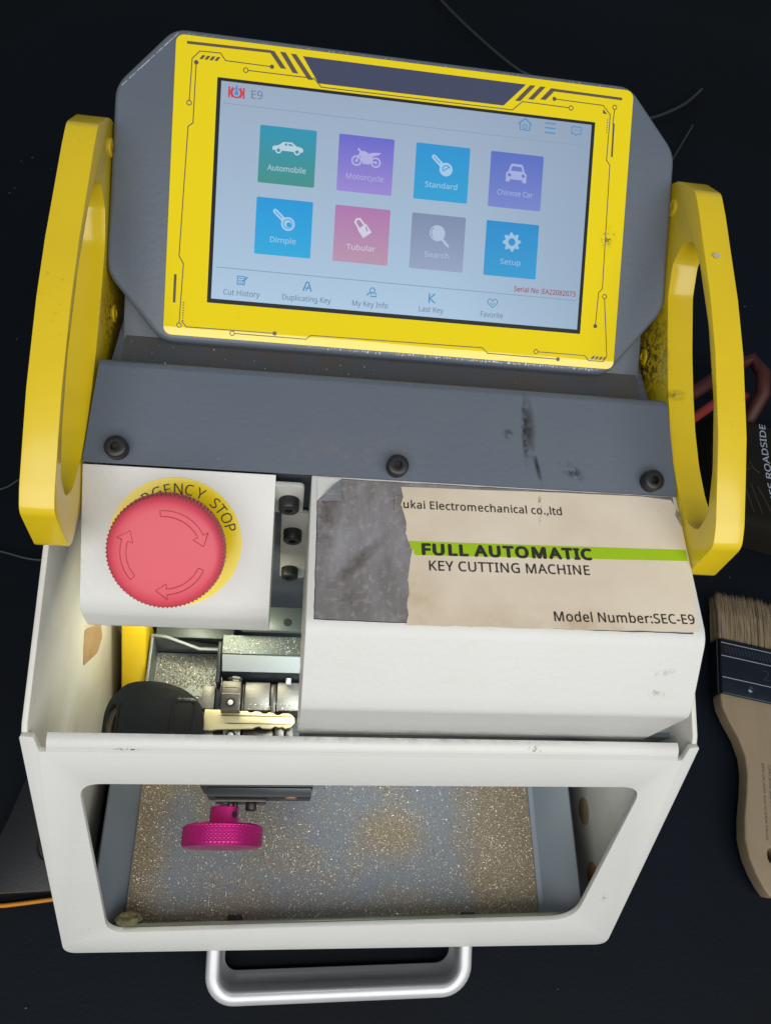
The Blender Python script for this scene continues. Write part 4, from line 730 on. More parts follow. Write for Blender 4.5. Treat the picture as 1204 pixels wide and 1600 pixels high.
# ---------------------------------------------------------------- emergency stop
ex0, ex1 = -114.6, -44.6
g = Geo()
ep = [(161.2, 205.6), (116.2, 174.2), (115.6, 157), (122, 152.5), (163.8, 160)]
arcp = round_poly(ep, [0.5, 5.5, 3.5, 3, 0.5], 5)
g.extr([(ex0, y, z) for y, z in arcp], (ex1 - ex0, 0, 0))
ebox = g.build('emergency_stop_box', 'white', machine, bevel=1.0, seg=3, angle=40, bevel_angle=45)
eu, ev = -80.4, -27.8
en_ = ES(0, 0, 1) - ES(0, 0, 0)
g = Geo(); rr = circle(eu, ev - 0.3, 24.3, 90)
g.extr([ES(u + random.uniform(-.08, .08), v, 0.05) for u, v in rr], en_ * 0.3)
g.build('stop_sticker', 'stop_film', ebox)
g = Geo()
tsz = 17.9
for ch, ang in zip('EMERGENCYSTOP', (163, 151, 139, 127, 115, 103.5, 92, 80.5, 68, 49.5, 40.5, 29.5, 18)):
    a = R(ang)
    put_text(g, ES, ch, eu + 1.0 + tsz * math.cos(a) , ev + tsz * math.sin(a), 0.42, cap=4.0, rot=a - math.pi / 2, bold=-0.004)
g.build('stop_lettering', 'ink', ebox, smooth=False, recalc=False)
g = Geo()
def knurl(r, h, t):
    return r + (0.38 * math.cos(t * 84) if 1 < h < 8.6 and r > 18.8 else 0)
ctr = ES(-79.8, ev + 0.8, 0.3)
g.lathe(ctr, en_, [(13.5, 0), (13.5, 14), (18.4, 17.2), (19.6, 18.6)], 40)
c2_ = ctr + en_ * 18
g.lathe(c2_, en_, [(17.6, 0), (19.45, 1.2), (19.6, 2.2), (19.75, 5), (19.6, 7.6), (19.2, 8.8), (18.3, 9.9), (16.8, 10.6), (14, 11.0), (9, 11.25), (4, 11.35), (.5, 11.36)], 336, rfun=knurl)
but = g.build('stop_button', 'red', ebox, angle=60)
g = Geo()
BT = frame((0, 0, 0), 35.0); bc = c2_ + en_ * 11.36
bx = Vector((1, 0, 0)); by = (ES(0, 1, 0) - ES(0, 0, 0))
def bp_(r, deg): 
    h = -0.02 - 0.30 * max(0, (r - 10) / 7) ** 1.6
    return bc + bx * (r * math.cos(R(deg))) + by * (r * math.sin(R(deg))) + en_ * (h - 0.02)
for (a0, a1) in ((97, 12), (222, 148), (-22, -100)):
    ro, ri = 14.4, 12.4; st = 14; dirn = 1 if a1 > a0 else -1; ae = a1 - dirn * 16
    o_ = [(ro, a0 + (ae - a0) * i / st) for i in range(st + 1)]; i_ = [(ri, a0 + (ae - a0) * i / st) for i in range(st + 1)]
    pts = o_ + [(16.2, ae), (13.3, a1), (10.6, ae)] + i_[::-1]
    g.tube([bp_(r, d) for r, d in pts], 0.13, 5, closed=True)
g.build('turn_arrows', 'red_line', but)

# ---------------------------------------------------------------- white cover with the label
g = Geo()
cp = [(162.0, 205.5), (102.6, 205.5), (81.6, 186.0), (79.0, 182.5), (79.0, 141), (150, 141), (163.4, 150)]
cps = round_poly(cp, [0.6, 4.2, 2.4, 2.4, 2, 2, 2], 6)
g.extr([(-31.2, y, z) for y, z in cps], (146.0, 0, 0))
cover = g.build('spindle_cover', 'white', machine, bevel=1.0, seg=3, angle=40, bevel_angle=60)
def jag(p, q, n_, amp):
    P0, P1 = Vector(p), Vector(q); d = (P1 - P0); nn = Vector((-d.y, d.x)).normalized()
    return [tuple(P0 + d * (i / n_) + nn * random.uniform(-amp, amp)) for i in range(n_)]
back = jag((-28.6, 160.6), (-28.2, 104.6), 22, .12) + jag((-28.2, 104.6), (109.6, 104.2), 30, .18) + jag((109.6, 104.2), (112.8, 161.0), 12, .15) + jag((112.8, 161.0), (-28.6, 160.6), 30, .15)
g = Geo(); g.extr([LB(x * 1.0 + (-.3 if x < 40 else .3), y + (-.3 if y < 130 else .3), 0.02) for x, y in back], (0, 0, 0.05)); g.build('label_outline', 'ink', cover, smooth=False)
g = Geo(); g.extr([LB(x, y, 0.04) for x, y in back], (0, 0, 0.16)); g.build('label_backing', 'residue', cover, smooth=False)
tear = [(3.0, 158.9), (3.6, 154.5), (2.6, 151.2), (3.9, 147.0), (4.6, 143), (4.2, 139), (5.2, 135.6), (6.8, 133.2), (6.0, 130.2), (5.2, 125), (4.6, 120.5), (5.0, 116), (4.0, 111.5), (4.5, 107.5), (3.6, 103.4)]
jt = []
for a, b in zip(tear[:-1], tear[1:]): jt += jag(a, b, 7, .10)
jt.append(tear[-1])
pp = jt + jag((3.6, 103.4), (111.9, 104.6), 24, .2) + [(111.9, 104.6), (114.0, 130), (114.3, 152), (112.2, 159.8), (100, 160.8), (60, 160.2), (30, 159.4)]
g = Geo(); g.extr([LB(x, y, 0.22) for x, y in pp], (0, 0, 0.16)); g.build('label_paper', 'paper', cover, smooth=False)
g = Geo(); st_ = [(4.8, 135.9), (6.2, 134.6), (5.6, 133.4), (7.2, 132.2), (7.0, 130.8), (7.8, 130.3), (113.6, 133.2), (113.9, 137.9), (60, 136.9)]
g.extr([LB(x, y, 0.40) for x, y in st_], (0, 0, 0.04)); g.build('label_stripe', 'green', cover, smooth=False)
g = Geo()
from_px = None
HL = 0.50
put_text(g, LB, 'Kukai Electromechanical co.,ltd', 1.0, 149.6, HL, cap=3.3, width=64.6, align='L', rot=R(0.55), bold=0.012, spacing=1.08)
put_text(g, LB, 'FULL AUTOMATIC', 10.4, 130.7, HL + 0.04, cap=4.25, width=64.6, align='L', rot=R(1.0), bold=0.048, spacing=1.16)
put_text(g, LB, 'KEY CUTTING MACHINE', 12.6, 124.5, HL, cap=3.8, width=60.8, align='L', rot=R(0.9), bold=0.012, spacing=1.06)
put_text(g, LB, 'Model Number:SEC-E9', 57.6, 106.8, HL, cap=3.6, width=53.6, align='L', rot=R(0.9), bold=0.012, spacing=1.06)
lt = g.build('label_lettering', 'ink', cover, smooth=False, recalc=False)
# clip the half-torn first letter: the backing shows through left of the tear (bite of residue laid on the letter)
g = Geo(); g.extr([LB(x, y, 0.52) for x, y in ((0.2, 147.5), (3.5, 147.6), (2.5, 151.2), (3.3, 154.6), (0.2, 154.8))], (0, 0, .05)); g.build('torn_edge', 'residue', cover, smooth=False)
# folded-over corner of the backing foil
g = Geo(); g.add([LB(-28.4, 150.6, 0.5), LB(-19.6, 150.9, 1.4), LB(-20.2, 160.4, .6), LB(-24, 156, 1.6)], [[0, 1, 3], [1, 2, 3], [0, 3, 2]]); g.build('peeled_corner', 'foil', cover, smooth=False, recalc=False)
g = Geo(); g.extr([LB(x, y, 0.24) for x, y in ((-28.9, 150.8), (-19.8, 160.9), (-28.9, 161.2))], (0, 0, .03)); g.build('bare_corner', 'white', cover, smooth=False)
g = Geo(); g.extr([LB(x, y, .42) for x, y in ((112.4, 152.8), (113.6, 149), (114.4, 147.2), (114.6, 152), (113.4, 155.5))], (0, 0, .3)); g.build('foil_scrap', 'foil', cover, smooth=False)

g = Geo(); g.box(ZP, (-30, 128), (80.5, 82.5), (122, 140.5)); g.build('inner_baffle', 'grey', machine)  # added plate, stands in for the shade in the gap under the cover
# brackets seen in the gap between stop box and cover
b0 = None
for (x0, x1, z0, z1, yy, scr) in ((-47, -33.6, 181, 203, 160.0, [(-39.2, 192)]), (-42.2, -30.5, 109, 177, 162.3, [(-37.2, 160), (-37.6, 120)])):
    g = Geo(); WF = (lambda yy_: (lambda u, v, h: Vector((u, yy_ - h, v))))(yy)
    g.extr([WF(u, v, 0) for u, v in rrect(x0, x1, z0, z1, 2.2)], (0, -2.0, 0)); br = g.build('mounting_bracket', 'acrylic', machine, bevel=.4)
    for (u, v) in scr: cap_screw('cap_screw', (u, yy - 1.9, v), (0, -1, 0.0), 4.0, 5.0, br)
g = Geo(); g.box(ZP, (-58, -16), (129.4, 141), (116, 119.5)); pl = g.build('spindle_rail', 'slate_top', machine, bevel=.6)
g = Geo(); g.lathe((-37.2, 133.6, 119.5), (0, 0, 1), [(1.9, .02), (1.9, .12), (1.4, .14)], 24); g.build('rail_hole', 'dark', pl)

# ---------------------------------------------------------------- chip tray
TF = 26.5
fl = [(-107.5, 98.6)]
g = Geo(); g.box(ZP, (-107.6, 98.8), (10.4, 122), (TF - 2.2, TF - 0.3)); tray = g.build('chip_tray', 'tray', machine)
def wall(pts, th=1.4, mname='tray', nm='tray_wall'):
    g = Geo(); g.extr(pts, th); return g.build(nm, mname, tray, bevel=.35)
wall([(-107.4, 10, TF - 2), (-107.4, 122, TF - 2), (-119.8, 122, 43), (-119.8, 10, 43)], (-1.2, 0, -1.2))
wall([(98.6, 10, TF - 2), (98.6, 122, TF - 2), (116.6, 122, 41), (116.6, 10, 41)], (1.2, 0, -1.2))
wall([(-119.8, 10.2, TF - 2), (116.6, 10.2, TF - 2), (116.6, 7.4, 32), (-119.8, 7.4, 32)], (0, -1.4, 0))
wall([(98.9, 13, TF - .4), (98.9, 122, TF - .4), (107.2, 122, TF + 1.2), (107.2, 13, TF + 1.2)], (0, 0, .5), 'tray', 'tray_flange')
# rear trough
g = Geo(); g.box(ZP, (-108.6, -20), (122.2, 146.4), (TF - 2.2, TF - .35)); g.build('rear_trough', 'tray_light', tray)
wall([(-110.0, 112, TF - 1), (-110.0, 149, TF - 1), (-110.0, 149, 47), (-110.0, 112, 44)], (1.4, 0, 0), 'tray_light')
wall([(-110, 147.0, TF - 1), (-20, 147.0, TF - 1), (-20, 143.0, 44.5), (-84, 143.0, 44.5), (-102, 148.5, 47), (-110, 149, 47)], (0, 1.6, 0), 'tray_light')
# dust-coated floor sheet; density of the filings
def density(x, y):
    n1 = noise.noise(Vector((x / 26, y / 26, 1.7))); n2 = noise.noise(Vector((x / 9, y / 9, 4.2)))
    left = max(0, min(1, (-80 + 9 * n1 + 5 * n2 - x) / 22))
    right = max(0, min(1, (x - 44 + 12 * n1 + 6 * n2) / 30))
    front_ = max(0, min(1, (31 + 9 * n1 - y) / 16)) * .7
    mid = max(0, min(1, .42 + 1.3 * n1 + .55 * n2))
    patch = max(0, 1 - math.hypot((x - 22) / 26, (y - 52) / 20)) * 1.2
    d = max(left, right, front_, mid * .50, min(1, patch * (.6 + .8 * n1 + .5)))
    if x < -88 and y > 122: d = 1
    return max(0, min(1, d + .12 * n2))
g = Geo(); nx, ny = 110, 62
vs = [Vector((-107.4 + 206.0 * i / nx, 10.6 + 111.4 * j / ny, TF - .1)) for i in range(nx + 1) for j in range(ny + 1)]
g.add(vs, [[i * (ny + 1) + j, (i + 1) * (ny + 1) + j, (i + 1) * (ny + 1) + j + 1, i * (ny + 1) + j + 1] for i in range(nx) for j in range(ny)], 0, lambda p: (0.92 * density(p[0], p[1]) ** 1.2,) * 3)
g.build('dusty_floor', 'tray_floor', tray, recalc=False)
# pull handle of the tray, a U-shaped strip
g = Geo()
hs = 24; dv = Vector((0, -math.cos(R(hs)), -math.sin(R(hs)))); nv_ = Vector((0, -math.sin(R(hs)), math.cos(R(hs))))
o0 = Vector((0, 6.5, 24.5)); xl, xr, ll = -64.4, 61.0, 32
path = [(xl, -6)] + [(xl, 4)]
for i in range(10):
    a = R(180 + 90 * i / 9); path.append((xl + 11 + 11 * math.cos(a), ll - 1.2 - 11 - 11 * math.sin(a) - 0.0))
for i in range(10):
    a = R(270 + 90 * i / 9); path.append((xr - 12 + 12 * math.cos(a), ll - 3.0 - 12 - 12 * math.sin(a)))
path += [(xr, 4), (xr, -6)]
sec = [(-3.4, -2.2), (-3.1, -.8), (-2.2, .2), (0, .6), (2.2, .2), (3.1, -.8), (3.4, -2.2), (3.3, -9), (3.5, -17.2), (4.6, -18.2), (4.6, -19.2), (0.4, -19.8), (-.8, -19), (-1.4, -14), (-2.6, -7)]
k = len(path); ns = len(sec); vs = []
for i, p in enumerate(path):
    a = Vector(path[max(i - 1, 0)]); b = Vector(path[min(i + 1, k - 1)]); t = (b - a).normalized(); nr = Vector((t.y, -t.x))
    for (sa, sb) in sec:
        q = Vector(p) + nr * sa; vs.append(o0 + Vector((q.x, 0, 0)) + dv * q.y + nv_ * sb)
g.add(vs, [[i * ns + j, i * ns + (j + 1) % ns, (i + 1) * ns + (j + 1) % ns, (i + 1) * ns + j] for i in range(k - 1) for j in range(ns)] + [list(range(ns)), [(k - 1) * ns + j for j in range(ns)]])
g.build('tray_handle', 'chrome', tray, angle=60)
# two black clips at the tray's front edge
for x in (-55, 61):
    g = Geo(); g.box(ZP, (x - 3.4, x + 3.4), (10.6, 15.2), (TF, TF + 4)); g.build('tray_clip', 'dark', tray, bevel=.6)
g = Geo(); g.box(ZP, (-109, -66.6), (151, 164.8), (14, 40)); g.build('rear_ledge', 'slate_top', machine, bevel=.6)
# yellow runner beside the trough
g = Geo(); g.extr([(-124.6, y, z) for y, z in ((158, 62), (110, 19.5), (110, 6), (158, 6))], (13.2, 0, 0)); g.build('yellow_runner', 'yellow_in', machine, bevel=1.4, seg=2)

# ---------------------------------------------------------------- carriage, clamp and knob
X = lambda prof, x0, x1: ([(x0, y, z) for y, z in prof], (x1 - x0, 0, 0))
g = Geo(); pr = [(129.2, 112), (120.2, 112), (114.2, 105), (112.6, 101), (112.6, 60), (129.2, 60)]
g.extr(*X(pr, -66.3, -20)); car = g.build('carriage', 'slate', machine, bevel=.5)
g = Geo(); g.extr(*X([(129.0, 112.1), (120.4, 112.1), (120.4, 112.5), (129.0, 112.5)], -66, -20.2)); g.build('carriage_top', 'slate_top', car)
g = Geo(); g.extr(*X([(119.9, 112.15), (114.3, 105.6), (113.9, 106.0), (119.5, 112.5)], -65.8, -20.2)); g.build('carriage_bevel', 'silver_face', car)
g = Geo(); g.extr(*X([(127, 110), (108, 108), (108, 96), (127, 96)], -68.4, -66.5)); g.build('carriage_end', 'slate', car, bevel=.8)
g = Geo(); g.lathe((-60, 112.4, 100.5), (0, -1, 0), [(3.4, 0), (3.4, 1), (2.6, 1.4), (2.6, 3.6)], 6); g.build('hex_nut', 'steel', car)
g = Geo(); g.lathe((-35.4, 112.4, 101.6), (0, -1, 0), [(1.3, 0), (1.3, 2.6), (.6, 3)], 16); g.build('guide_pin', 'bare', car)
clamp = Geo(); clamp.box(ZP, (-72.5, -21.5), (66.2, 110), (62, 88)); clamp = clamp.build('key_clamp', 'slate', machine, bevel=.6)
def jaw(nm, u, v, h, mname): 
    g = Geo(); g.box(ZP, u, v, h); return g.build(nm, mname, clamp, bevel=.45)
jaw('clamp_jaw', (-74.4, -68.6), (98.2, 108.8), (88.1, 99.2), 'steel')
jaw('clamp_jaw', (-68.4, -65.4), (97.6, 109.8), (88.1, 98.0), 'slate')
jb = jaw('clamp_jaw', (-65.2, -56.6), (96.2, 109.6), (88.1, 105.6), 'steel_dark')
g = Geo(); g.box(ZP, (-65.0, -56.8), (103.4, 103.9), (105.62, 105.9)); g.box(ZP, (-65.0, -56.8), (106.6, 107.0), (105.62, 105.9)); g.build('jaw_step', 'steel', jb)
g = Geo(); g.lathe((-60.9, 99.8, 105.6), (0, 0, 1), [(2.2, .02), (2.2, .25), (1.7, .3)], 24); g.lathe((-60.9, 99.7, 105.6), (0, 0, 1), [(1.2, .03), (1.2, .42), (.8, .6)], 8, 1); g.build('jaw_screw', ['dark', 'bare'], jb)
jaw('clamp_jaw', (-55.2, -43.7), (98.0, 111.0), (88.1, 99.4), 'steel')
jaw('clamp_jaw', (-56.4, -55.4), (97.6, 110.6), (88.1, 98.4), 'steel_dark')
jaw('clamp_jaw', (-43.4, -40.5), (97.4, 110.8), (88.1, 98.0), 'steel_dark')
jaw('clamp_jaw', (-40.3, -28.6), (98.0, 111.2), (88.1, 99.4), 'steel')
jaw('clamp_jaw', (-74.0, -68.2), (82, 91.0), (88.1, 95.6), 'steel')
jaw('clamp_jaw', (-67.9, -64.2), (82, 91.2), (88.1, 93.8), 'steel_dark')
jl = jaw('clamp_jaw', (-63.8, -56.0), (82, 91.4), (88.1, 97.2), 'steel')
g = Geo(); g.lathe((-60.2, 87.0, 97.2), (0, 0, 1), [(2.2, .02), (2.2, .25), (1.7, .3)], 24); g.lathe((-60.2, 87.0, 97.2), (0, 0, 1), [(1.3, .03), (1.3, .42), (.8, .6)], 7, 1); g.build('jaw_screw', ['dark', 'bare'], jl)
jaw('clamp_jaw', (-55.0, -41.0), (82, 91.4), (88.1, 95.0), 'steel_dark')
jaw('clamp_jaw', (-40.5, -36.2), (82, 92.2), (88.1, 97.6), 'steel_dark')
jaw('clamp_jaw', (-35.6, -32.0), (82, 91.4), (88.1, 97.0), 'steel_dark')
# front cheek of the clamp with bolts, seen through the window
jaw('front_cheek', (-69.0, -22.4), (62.0, 66.0), (74, 87.4), 'slate')
jaw('axle_plate', (-65.5, -42.5), (60.2, 62.0), (74, 84.6), 'steel_dark')
for (x, y, z, r) in ((-49.3, 60.0, 81, 2.5), (-56.4, 60.0, 82, 1.3)):
    cap_screw('cap_screw', (x, y, z), (0, -1, 0), r, 3.2, clamp)
g = Geo(); g.lathe((-31.5, 62.0, 84.6), (0, -1, 0), [(2.9, 0), (2.9, .3), (2.4, .4)], 20); g.build('copper_stud', 'plug2', clamp)
# pink knurled knob
kx, kz = -61.1, 80.0
g = Geo(); nseg = 180
def kn(r, h, t):
    if r > 17.2 and 0.9 < h < 8.3:
        return r + 0.30 * (abs(math.sin(t * 30 + h * 2.1)) * abs(math.sin(t * 30 - h * 2.1)) - .35) * 1.6
    return r
prf = [(14.5, 0), (16.8, .1), (17.3, .8)] + [(17.5, .95 + 7.3 * i / 30) for i in range(31)] + [(17.2, 8.6), (16.6, 9.2), (7.2, 9.2), (6.5, 9.6), (6.4, 16.6), (5.9, 17.0)]
g.lathe((kx, 41.4, kz), (0, 1, 0), prf, nseg, rfun=kn)
kb = g.build('clamp_knob', 'pink', machine, angle=50)
g = Geo(); g.lathe((kx + 4.6, 55.0, kz + 4.0), (.75, 0, .66), [(1.5, .2), (1.5, .5), (1.2, .5)], 16); g.build('set_screw', 'dark', kb)
g = Geo(); g.lathe((kx, 58, kz), (0, 1, 0), [(2.2, 0), (2.2, 4), (2.0, 5)], 20); g.build('knob_axle', 'steel', kb)

# ---------------------------------------------------------------- the car key held in the clamp
key = empty('car_key', (-92, 90, 94), 'black plastic head car key with brass blade held in the cutting clamp', 'key')
ho = [(-113.6, 72), (-115.2, 85), (-115.4, 95), (-113.6, 101), (-110.6, 104.2), (-108.6, 107.0), (-104, 108.8), (-97, 109.2), (-90, 108.5), (-82, 105.8), (-76, 101.6), (-72.9, 97), (-71.9, 92), (-71.8, 80), (-74, 74), (-84, 69.5), (-97, 68), (-108, 69)]
hole_ = [(-113.1, 84), (-113.8, 90), (-113.2, 95.6), (-111.4, 98.6), (-110.2, 98.4), (-109.9, 92), (-110.0, 84.6), (-111, 82.4)]
g = Geo(); g.holed(ZP, round_poly(ho, 3, 4), [round_poly(hole_, 1, 3)], 92.5, 103.6)
kh = g.build('key_head', 'key_black', key, bevel=2.6, seg=4, angle=60, bevel_angle=50)
g = Geo(); g.holed(ZP, round_poly([(p[0] + (.9 if p[0] > -111.6 else -.5), p[1] + (.9 if p[1] > 90 else -.9)) for p in hole_], 1, 3), [round_poly(hole_, 1, 3)], 103.2, 104.5); g.build('ring_rim', 'key_black', kh, bevel=.35)
g = Geo(); g.holed(ZP, rrect(-86.6, -75.6, 81, 101.6, 2.4), [rrect(-85.2, -77.0, 85.6, 100.2, 2)], 103.0, 104.3); g.build('button_recess', 'key_black', kh, bevel=.5)
g = Geo()
top = [(-72.4, 97.8), (-62, 97.6), (-56.2, 97.3), (-53.4, 97.5), (-52.4, 96.8), (-51.2, 96.7), (-50, 97.3), (-47.6, 97.2), (-46.4, 96.4), (-44.8, 96.3), (-43.6, 97.0), (-41.6, 96.8), (-40.2, 95.9), (-38.8, 95.8), (-37.4, 96.6), (-34.6, 96.8), (-33.0, 96.0), (-31.8, 94.6), (-31.6, 92.4)]
bot = [(-33.4, 90.4), (-35.6, 89.8), (-37.2, 90.6), (-38.6, 90.2), (-40.4, 90.8), (-42.2, 89.7), (-46, 89.8), (-47.4, 90.6), (-49, 90.4), (-50.4, 89.6), (-62, 89.2), (-66, 89.0), (-68.4, 88.6), (-72.4, 88.6)]
g.extr([(x, y, 97.9) for x, y in top + bot], (0, 0, 2.1)); blade = g.build('key_blade', 'brass_key', key, bevel=.12)
M['groove'] = mat('brass_groove', (0.20, 0.15, 0.05), 0.4, metal=0.7)
g = Geo()
for (x0, x1, y) in ((-66.4, -33, 95.2), (-63.8, -33.4, 91.7)): g.extr([(x0, y + .1, 100.02), (x0 + 3, y - .28, 100.02), (x1, y - .28, 100.02), (x1, y + .28, 100.02), (x0 + 3, y + .28, 100.02)], (0, 0, .04))
g.build('blade_groove', 'groove', blade, smooth=False)

# ---------------------------------------------------------------- filings: countless, one object
chips = Geo()
def chip(x, y, z, s=1.0, up=None):
    a = random.uniform(0, 2 * math.pi); l = random.uniform(.35, 1.0) * s; w = random.uniform(.14, .36) * s
    dx, dy = math.cos(a), math.sin(a); px, py = -dy, dx; t = random.uniform(-.45, .45) * l; r = random.uniform(-.35, .35) * w; cz = z + .08 + abs(t) * .6 + abs(r) * .5
    chips.add([(x - dx * l / 2 - px * w / 2, y - dy * l / 2 - py * w / 2, cz - t / 2 - r), (x + dx * l / 2 - px * w / 2, y + dy * l / 2 - py * w / 2, cz + t / 2 - r * .3),
               (x + dx * l / 2 + px * w / 2, y + dy * l / 2 + py * w / 2, cz + t / 2 + r), (x - dx * l / 2 + px * w / 2, y - dy * l / 2 + py * w / 2, cz - t / 2 + r)], [[0, 1, 2, 3]])
cnt = 0
while cnt < 52000:
    x, y = random.uniform(-107, 98), random.uniform(11.5, 121.5)
    d = density(x, y)
    if random.random() < .30 + .70 * d: chip(x, y, TF - .1 + (.5 * d * random.random()), random.choice((.32, .4, .5, .65, .85))); cnt += 1
for i in range(2600):
    x, y = random.uniform(-107.6, -60), random.uniform(120, 145)
    if y > 127 + 3 * noise.noise(Vector((x / 6, 0, 9))) or random.random() < .25: chip(x, y, TF - .3 + random.random() * .8)
for i in range(420): chip(random.uniform(-66, -22), random.uniform(120.4, 129), 112.5, .7)
for i in range(150):
    x = random.choice((random.gauss(-98, 10), random.uniform(-105, 105), random.gauss(-40, 30)))
    if abs(x) < 106: chip(x, random.gauss(213, 4.5), 205.9, random.uniform(.35, .9))
for i in range(45):
    u, v = random.choice(((random.gauss(-95, 12), random.uniform(4, 36)), (random.uniform(-105, 105), random.uniform(2, 37))))
    if abs(u) < 108:
        p = PA(u, v, .1); chip(p.x, p.y, p.z, .45)
for i in range(45): chip(random.uniform(-125, 120), random.uniform(73.6, 76.1), 149.9, .3)
for i in range(60): chip(random.uniform(-54, -32), random.uniform(98, 101), 99.6, .9)
chips_o = chips.build('brass_filings', 'chips', smooth=False, recalc=False)
tag(chips_o, 'glittering brass and steel filings strewn over the tray floor', 'metal filings', kind='stuff')
# matted clump of filings in the lower left corner of the opening
g = Geo(); bmx = bmesh.new(); bmesh.ops.create_icosphere(bmx, subdivisions=4, radius=1)
vs = []
for v in bmx.verts:
    n3 = noise.noise(v.co * 1.8) * .3 + noise.noise(v.co * 9) * .10
    q = v.co * (1 + n3); vs.append((-103.5 + q.x * 6.2, 13.6 + q.y * 3.6, 36.5 + q.z * 3.6))
g.add(vs, [[v.index for v in f.verts] for f in bmx.faces]); bmx.free()
tag(g.build('filings_clump', 'moss', root=(-103.5, 13, 34)), 'olive brown clump of matted filings in lower left corner of the window', 'debris')

# ---------------------------------------------------------------- paint brush
BZ = GZ + 1.2
brush = empty('paint_brush', (262, 110, GZ), 'flat wooden paint brush with pale bristles and tin ferrule lying right of the machine', 'brush')
ax0 = Vector((265.5, 133.0)); ax1 = Vector((243.4, 20.0))        # ferrule bottom centre -> handle tip
bd = (ax1 - ax0).normalized(); bs = Vector((-bd.y, bd.x))
if bs.x < 0: bs = -bs
bang = Vector((-0.14, 0)) 
def BR(s_, l, h):                                            # side, length (towards the tip), height
    q = ax0 + bd * l + bs * s_; return Vector((q.x, q.y, BZ + h))
prof_h = [(0, 27.2), (4, 27.4), (10, 26.4), (18, 22.4), (28, 16.4), (38, 12.8), (48, 12.0), (60, 13.0), (74, 15.0), (86, 15.4), (96, 13.2), (104, 9.6), (110, 5.8), (114, 2.2)]
po = [(w, l) for l, w in prof_h] + [(-w, l) for l, w in reversed(prof_h)]
g = Geo(); g.holed(BR, po, [[(2.6 * math.cos(t) + 0.6, 92 + 4.2 * math.sin(t)) for t in [2 * math.pi * i / 20 for i in range(20)]]], 2.2, 12.5)
bh = g.build('brush_handle', 'wood', brush, bevel=3.4, seg=4, angle=60, bevel_angle=50)
g = Geo()
for i, (t_, s_) in enumerate((('Best for latex and oil base paints', 2.2), ('Clean brush with warm soapy water', -1.8))):
    put_text(g, lambda u, v, h: BR(-v, u, h), t_, 40, s_ - 1.0 if i == 0 else s_ - 1.0, 12.62, cap=1.6, width=44, align='L')
g.build('handle_print', 'wood_print', bh, smooth=False, recalc=False)
g = Geo(); fw = 28.6
sec = [(-fw, 3.5), (-fw + 1.2, 0.4), (fw - 1.2, .4), (fw, 3.5), (fw, 11), (fw - 1.6, 14.6), (-fw + 1.6, 14.6), (-fw, 11)]
g.extr([BR(s_, -36, h) for s_, h in sec], BR(0, 1.2, 0) - BR(0, -36, 0)); fe = g.build('ferrule', 'tin', brush, bevel=.6)
g = Geo()
for l in (-33.0, -24.0, -9.5): g.tube([BR(-fw + 1.4, l, 14.5), BR(fw - 1.4, l, 14.5)], .55, 8)
g.tube([BR(-fw + .3, -36, 11.6), BR(-fw + .3, 1, 11.6)], .6, 8); g.tube([BR(fw - .3, -36, 11.6), BR(fw - .3, 1, 11.6)], .6, 8)
g.build('ferrule_bead', 'tin_light', fe)
rb = None
for i in range(22):
    u = -24 + 48 * i / 21
    if rb is None:
        g = Geo(); g.tube([BR(u - .5, -31.0, 14.5), BR(u + .7, -26.2, 14.5)], .5, 6); rb = g.build('rib', 'tin_light', fe); u0 = u
    else: copy_part(rb, BR(u, 0, 0) - BR(u0, 0, 0), fe)
nl = None
for u in (-8.5, 19.5):
    g = Geo(); g.lathe(BR(u, -5.0, 14.5), (0, 0, 1), [(2.3, 0), (2.2, .5), (1.2, 1.1), (.5, .9)], 16); g.build('nail', 'tin_light', fe)
g = Geo(); put_text(g, lambda u, v, h: BR(u, -v, h), '2"', 4.5, 13.2, 14.75, cap=6.4); g.build('size_mark', 'tin_light', fe, smooth=False, recalc=False)
g = Geo()
for i in range(3000):
    s_ = random.uniform(-27.3, 27.3); h = random.uniform(1.5, 13.6); ln = random.uniform(33, 38) - 2.0 * abs(s_ / 27) + h * .1
    dx = random.gauss(0, .7) + s_ * .01; dh = random.gauss(0, .8); w = random.uniform(.22, .42)
    a = BR(s_ - w, -35, h); b = BR(s_ + w, -35, h); c = BR(s_ + dx, -35 - ln, max(.3, h * .8 + dh)); mq = BR(s_ + dx * .4 - w * .8, -35 - ln * .55, h + dh * .3); mr = BR(s_ + dx * .4 + w * .8, -35 - ln * .55, h + dh * .3)
    g.add([a, b, mr, mq, c], [[0, 1, 2, 3], [3, 2, 4]])
g.extr([BR(s_, -35.5, h) for s_, h in ((-27.4, 1.5), (27.4, 1.5), (27.4, 12.2), (-27.4, 12.2))], BR(0, -22, 0) - BR(0, 0, 0))
bo = g.build('bristles', 'bristle', brush, smooth=False); bo['kind'] = 'stuff'

# ---------------------------------------------------------------- dark things lying around
bag = empty('tool_bag', (330, 300, GZ), 'black fabric tool bag printed with pale lettering behind the right handle', 'bag')
g = Geo(); nb = 26; vs = []
def BG(u, v):                                                # u along the edge towards the back, v across
    p = Vector((252, 258, 0)) + Vector((.245, .97, 0)).normalized() * u + Vector((.97, -.245, 0)).normalized() * v
    e = min(u, 102 - u, v, 170 - v); k = max(0, min(1, e / 9)); hgt = GZ + .2 + (27.8 - .2) * math.sqrt(max(0, 1 - (1 - k) ** 2)) + (1.3 * noise.noise(Vector((u / 22, v / 22, 2))) - 1.2) * k
    return Vector((p.x, p.y, hgt))
vs = [BG(102 * i / nb, 170 * j / 40) for i in range(nb + 1) for j in range(41)]
g.add(vs, [[i * 41 + j, (i + 1) * 41 + j, (i + 1) * 41 + j + 1, i * 41 + j + 1] for i in range(nb) for j in range(40)])
g.build('bag_body', 'bag', bag, angle=180)
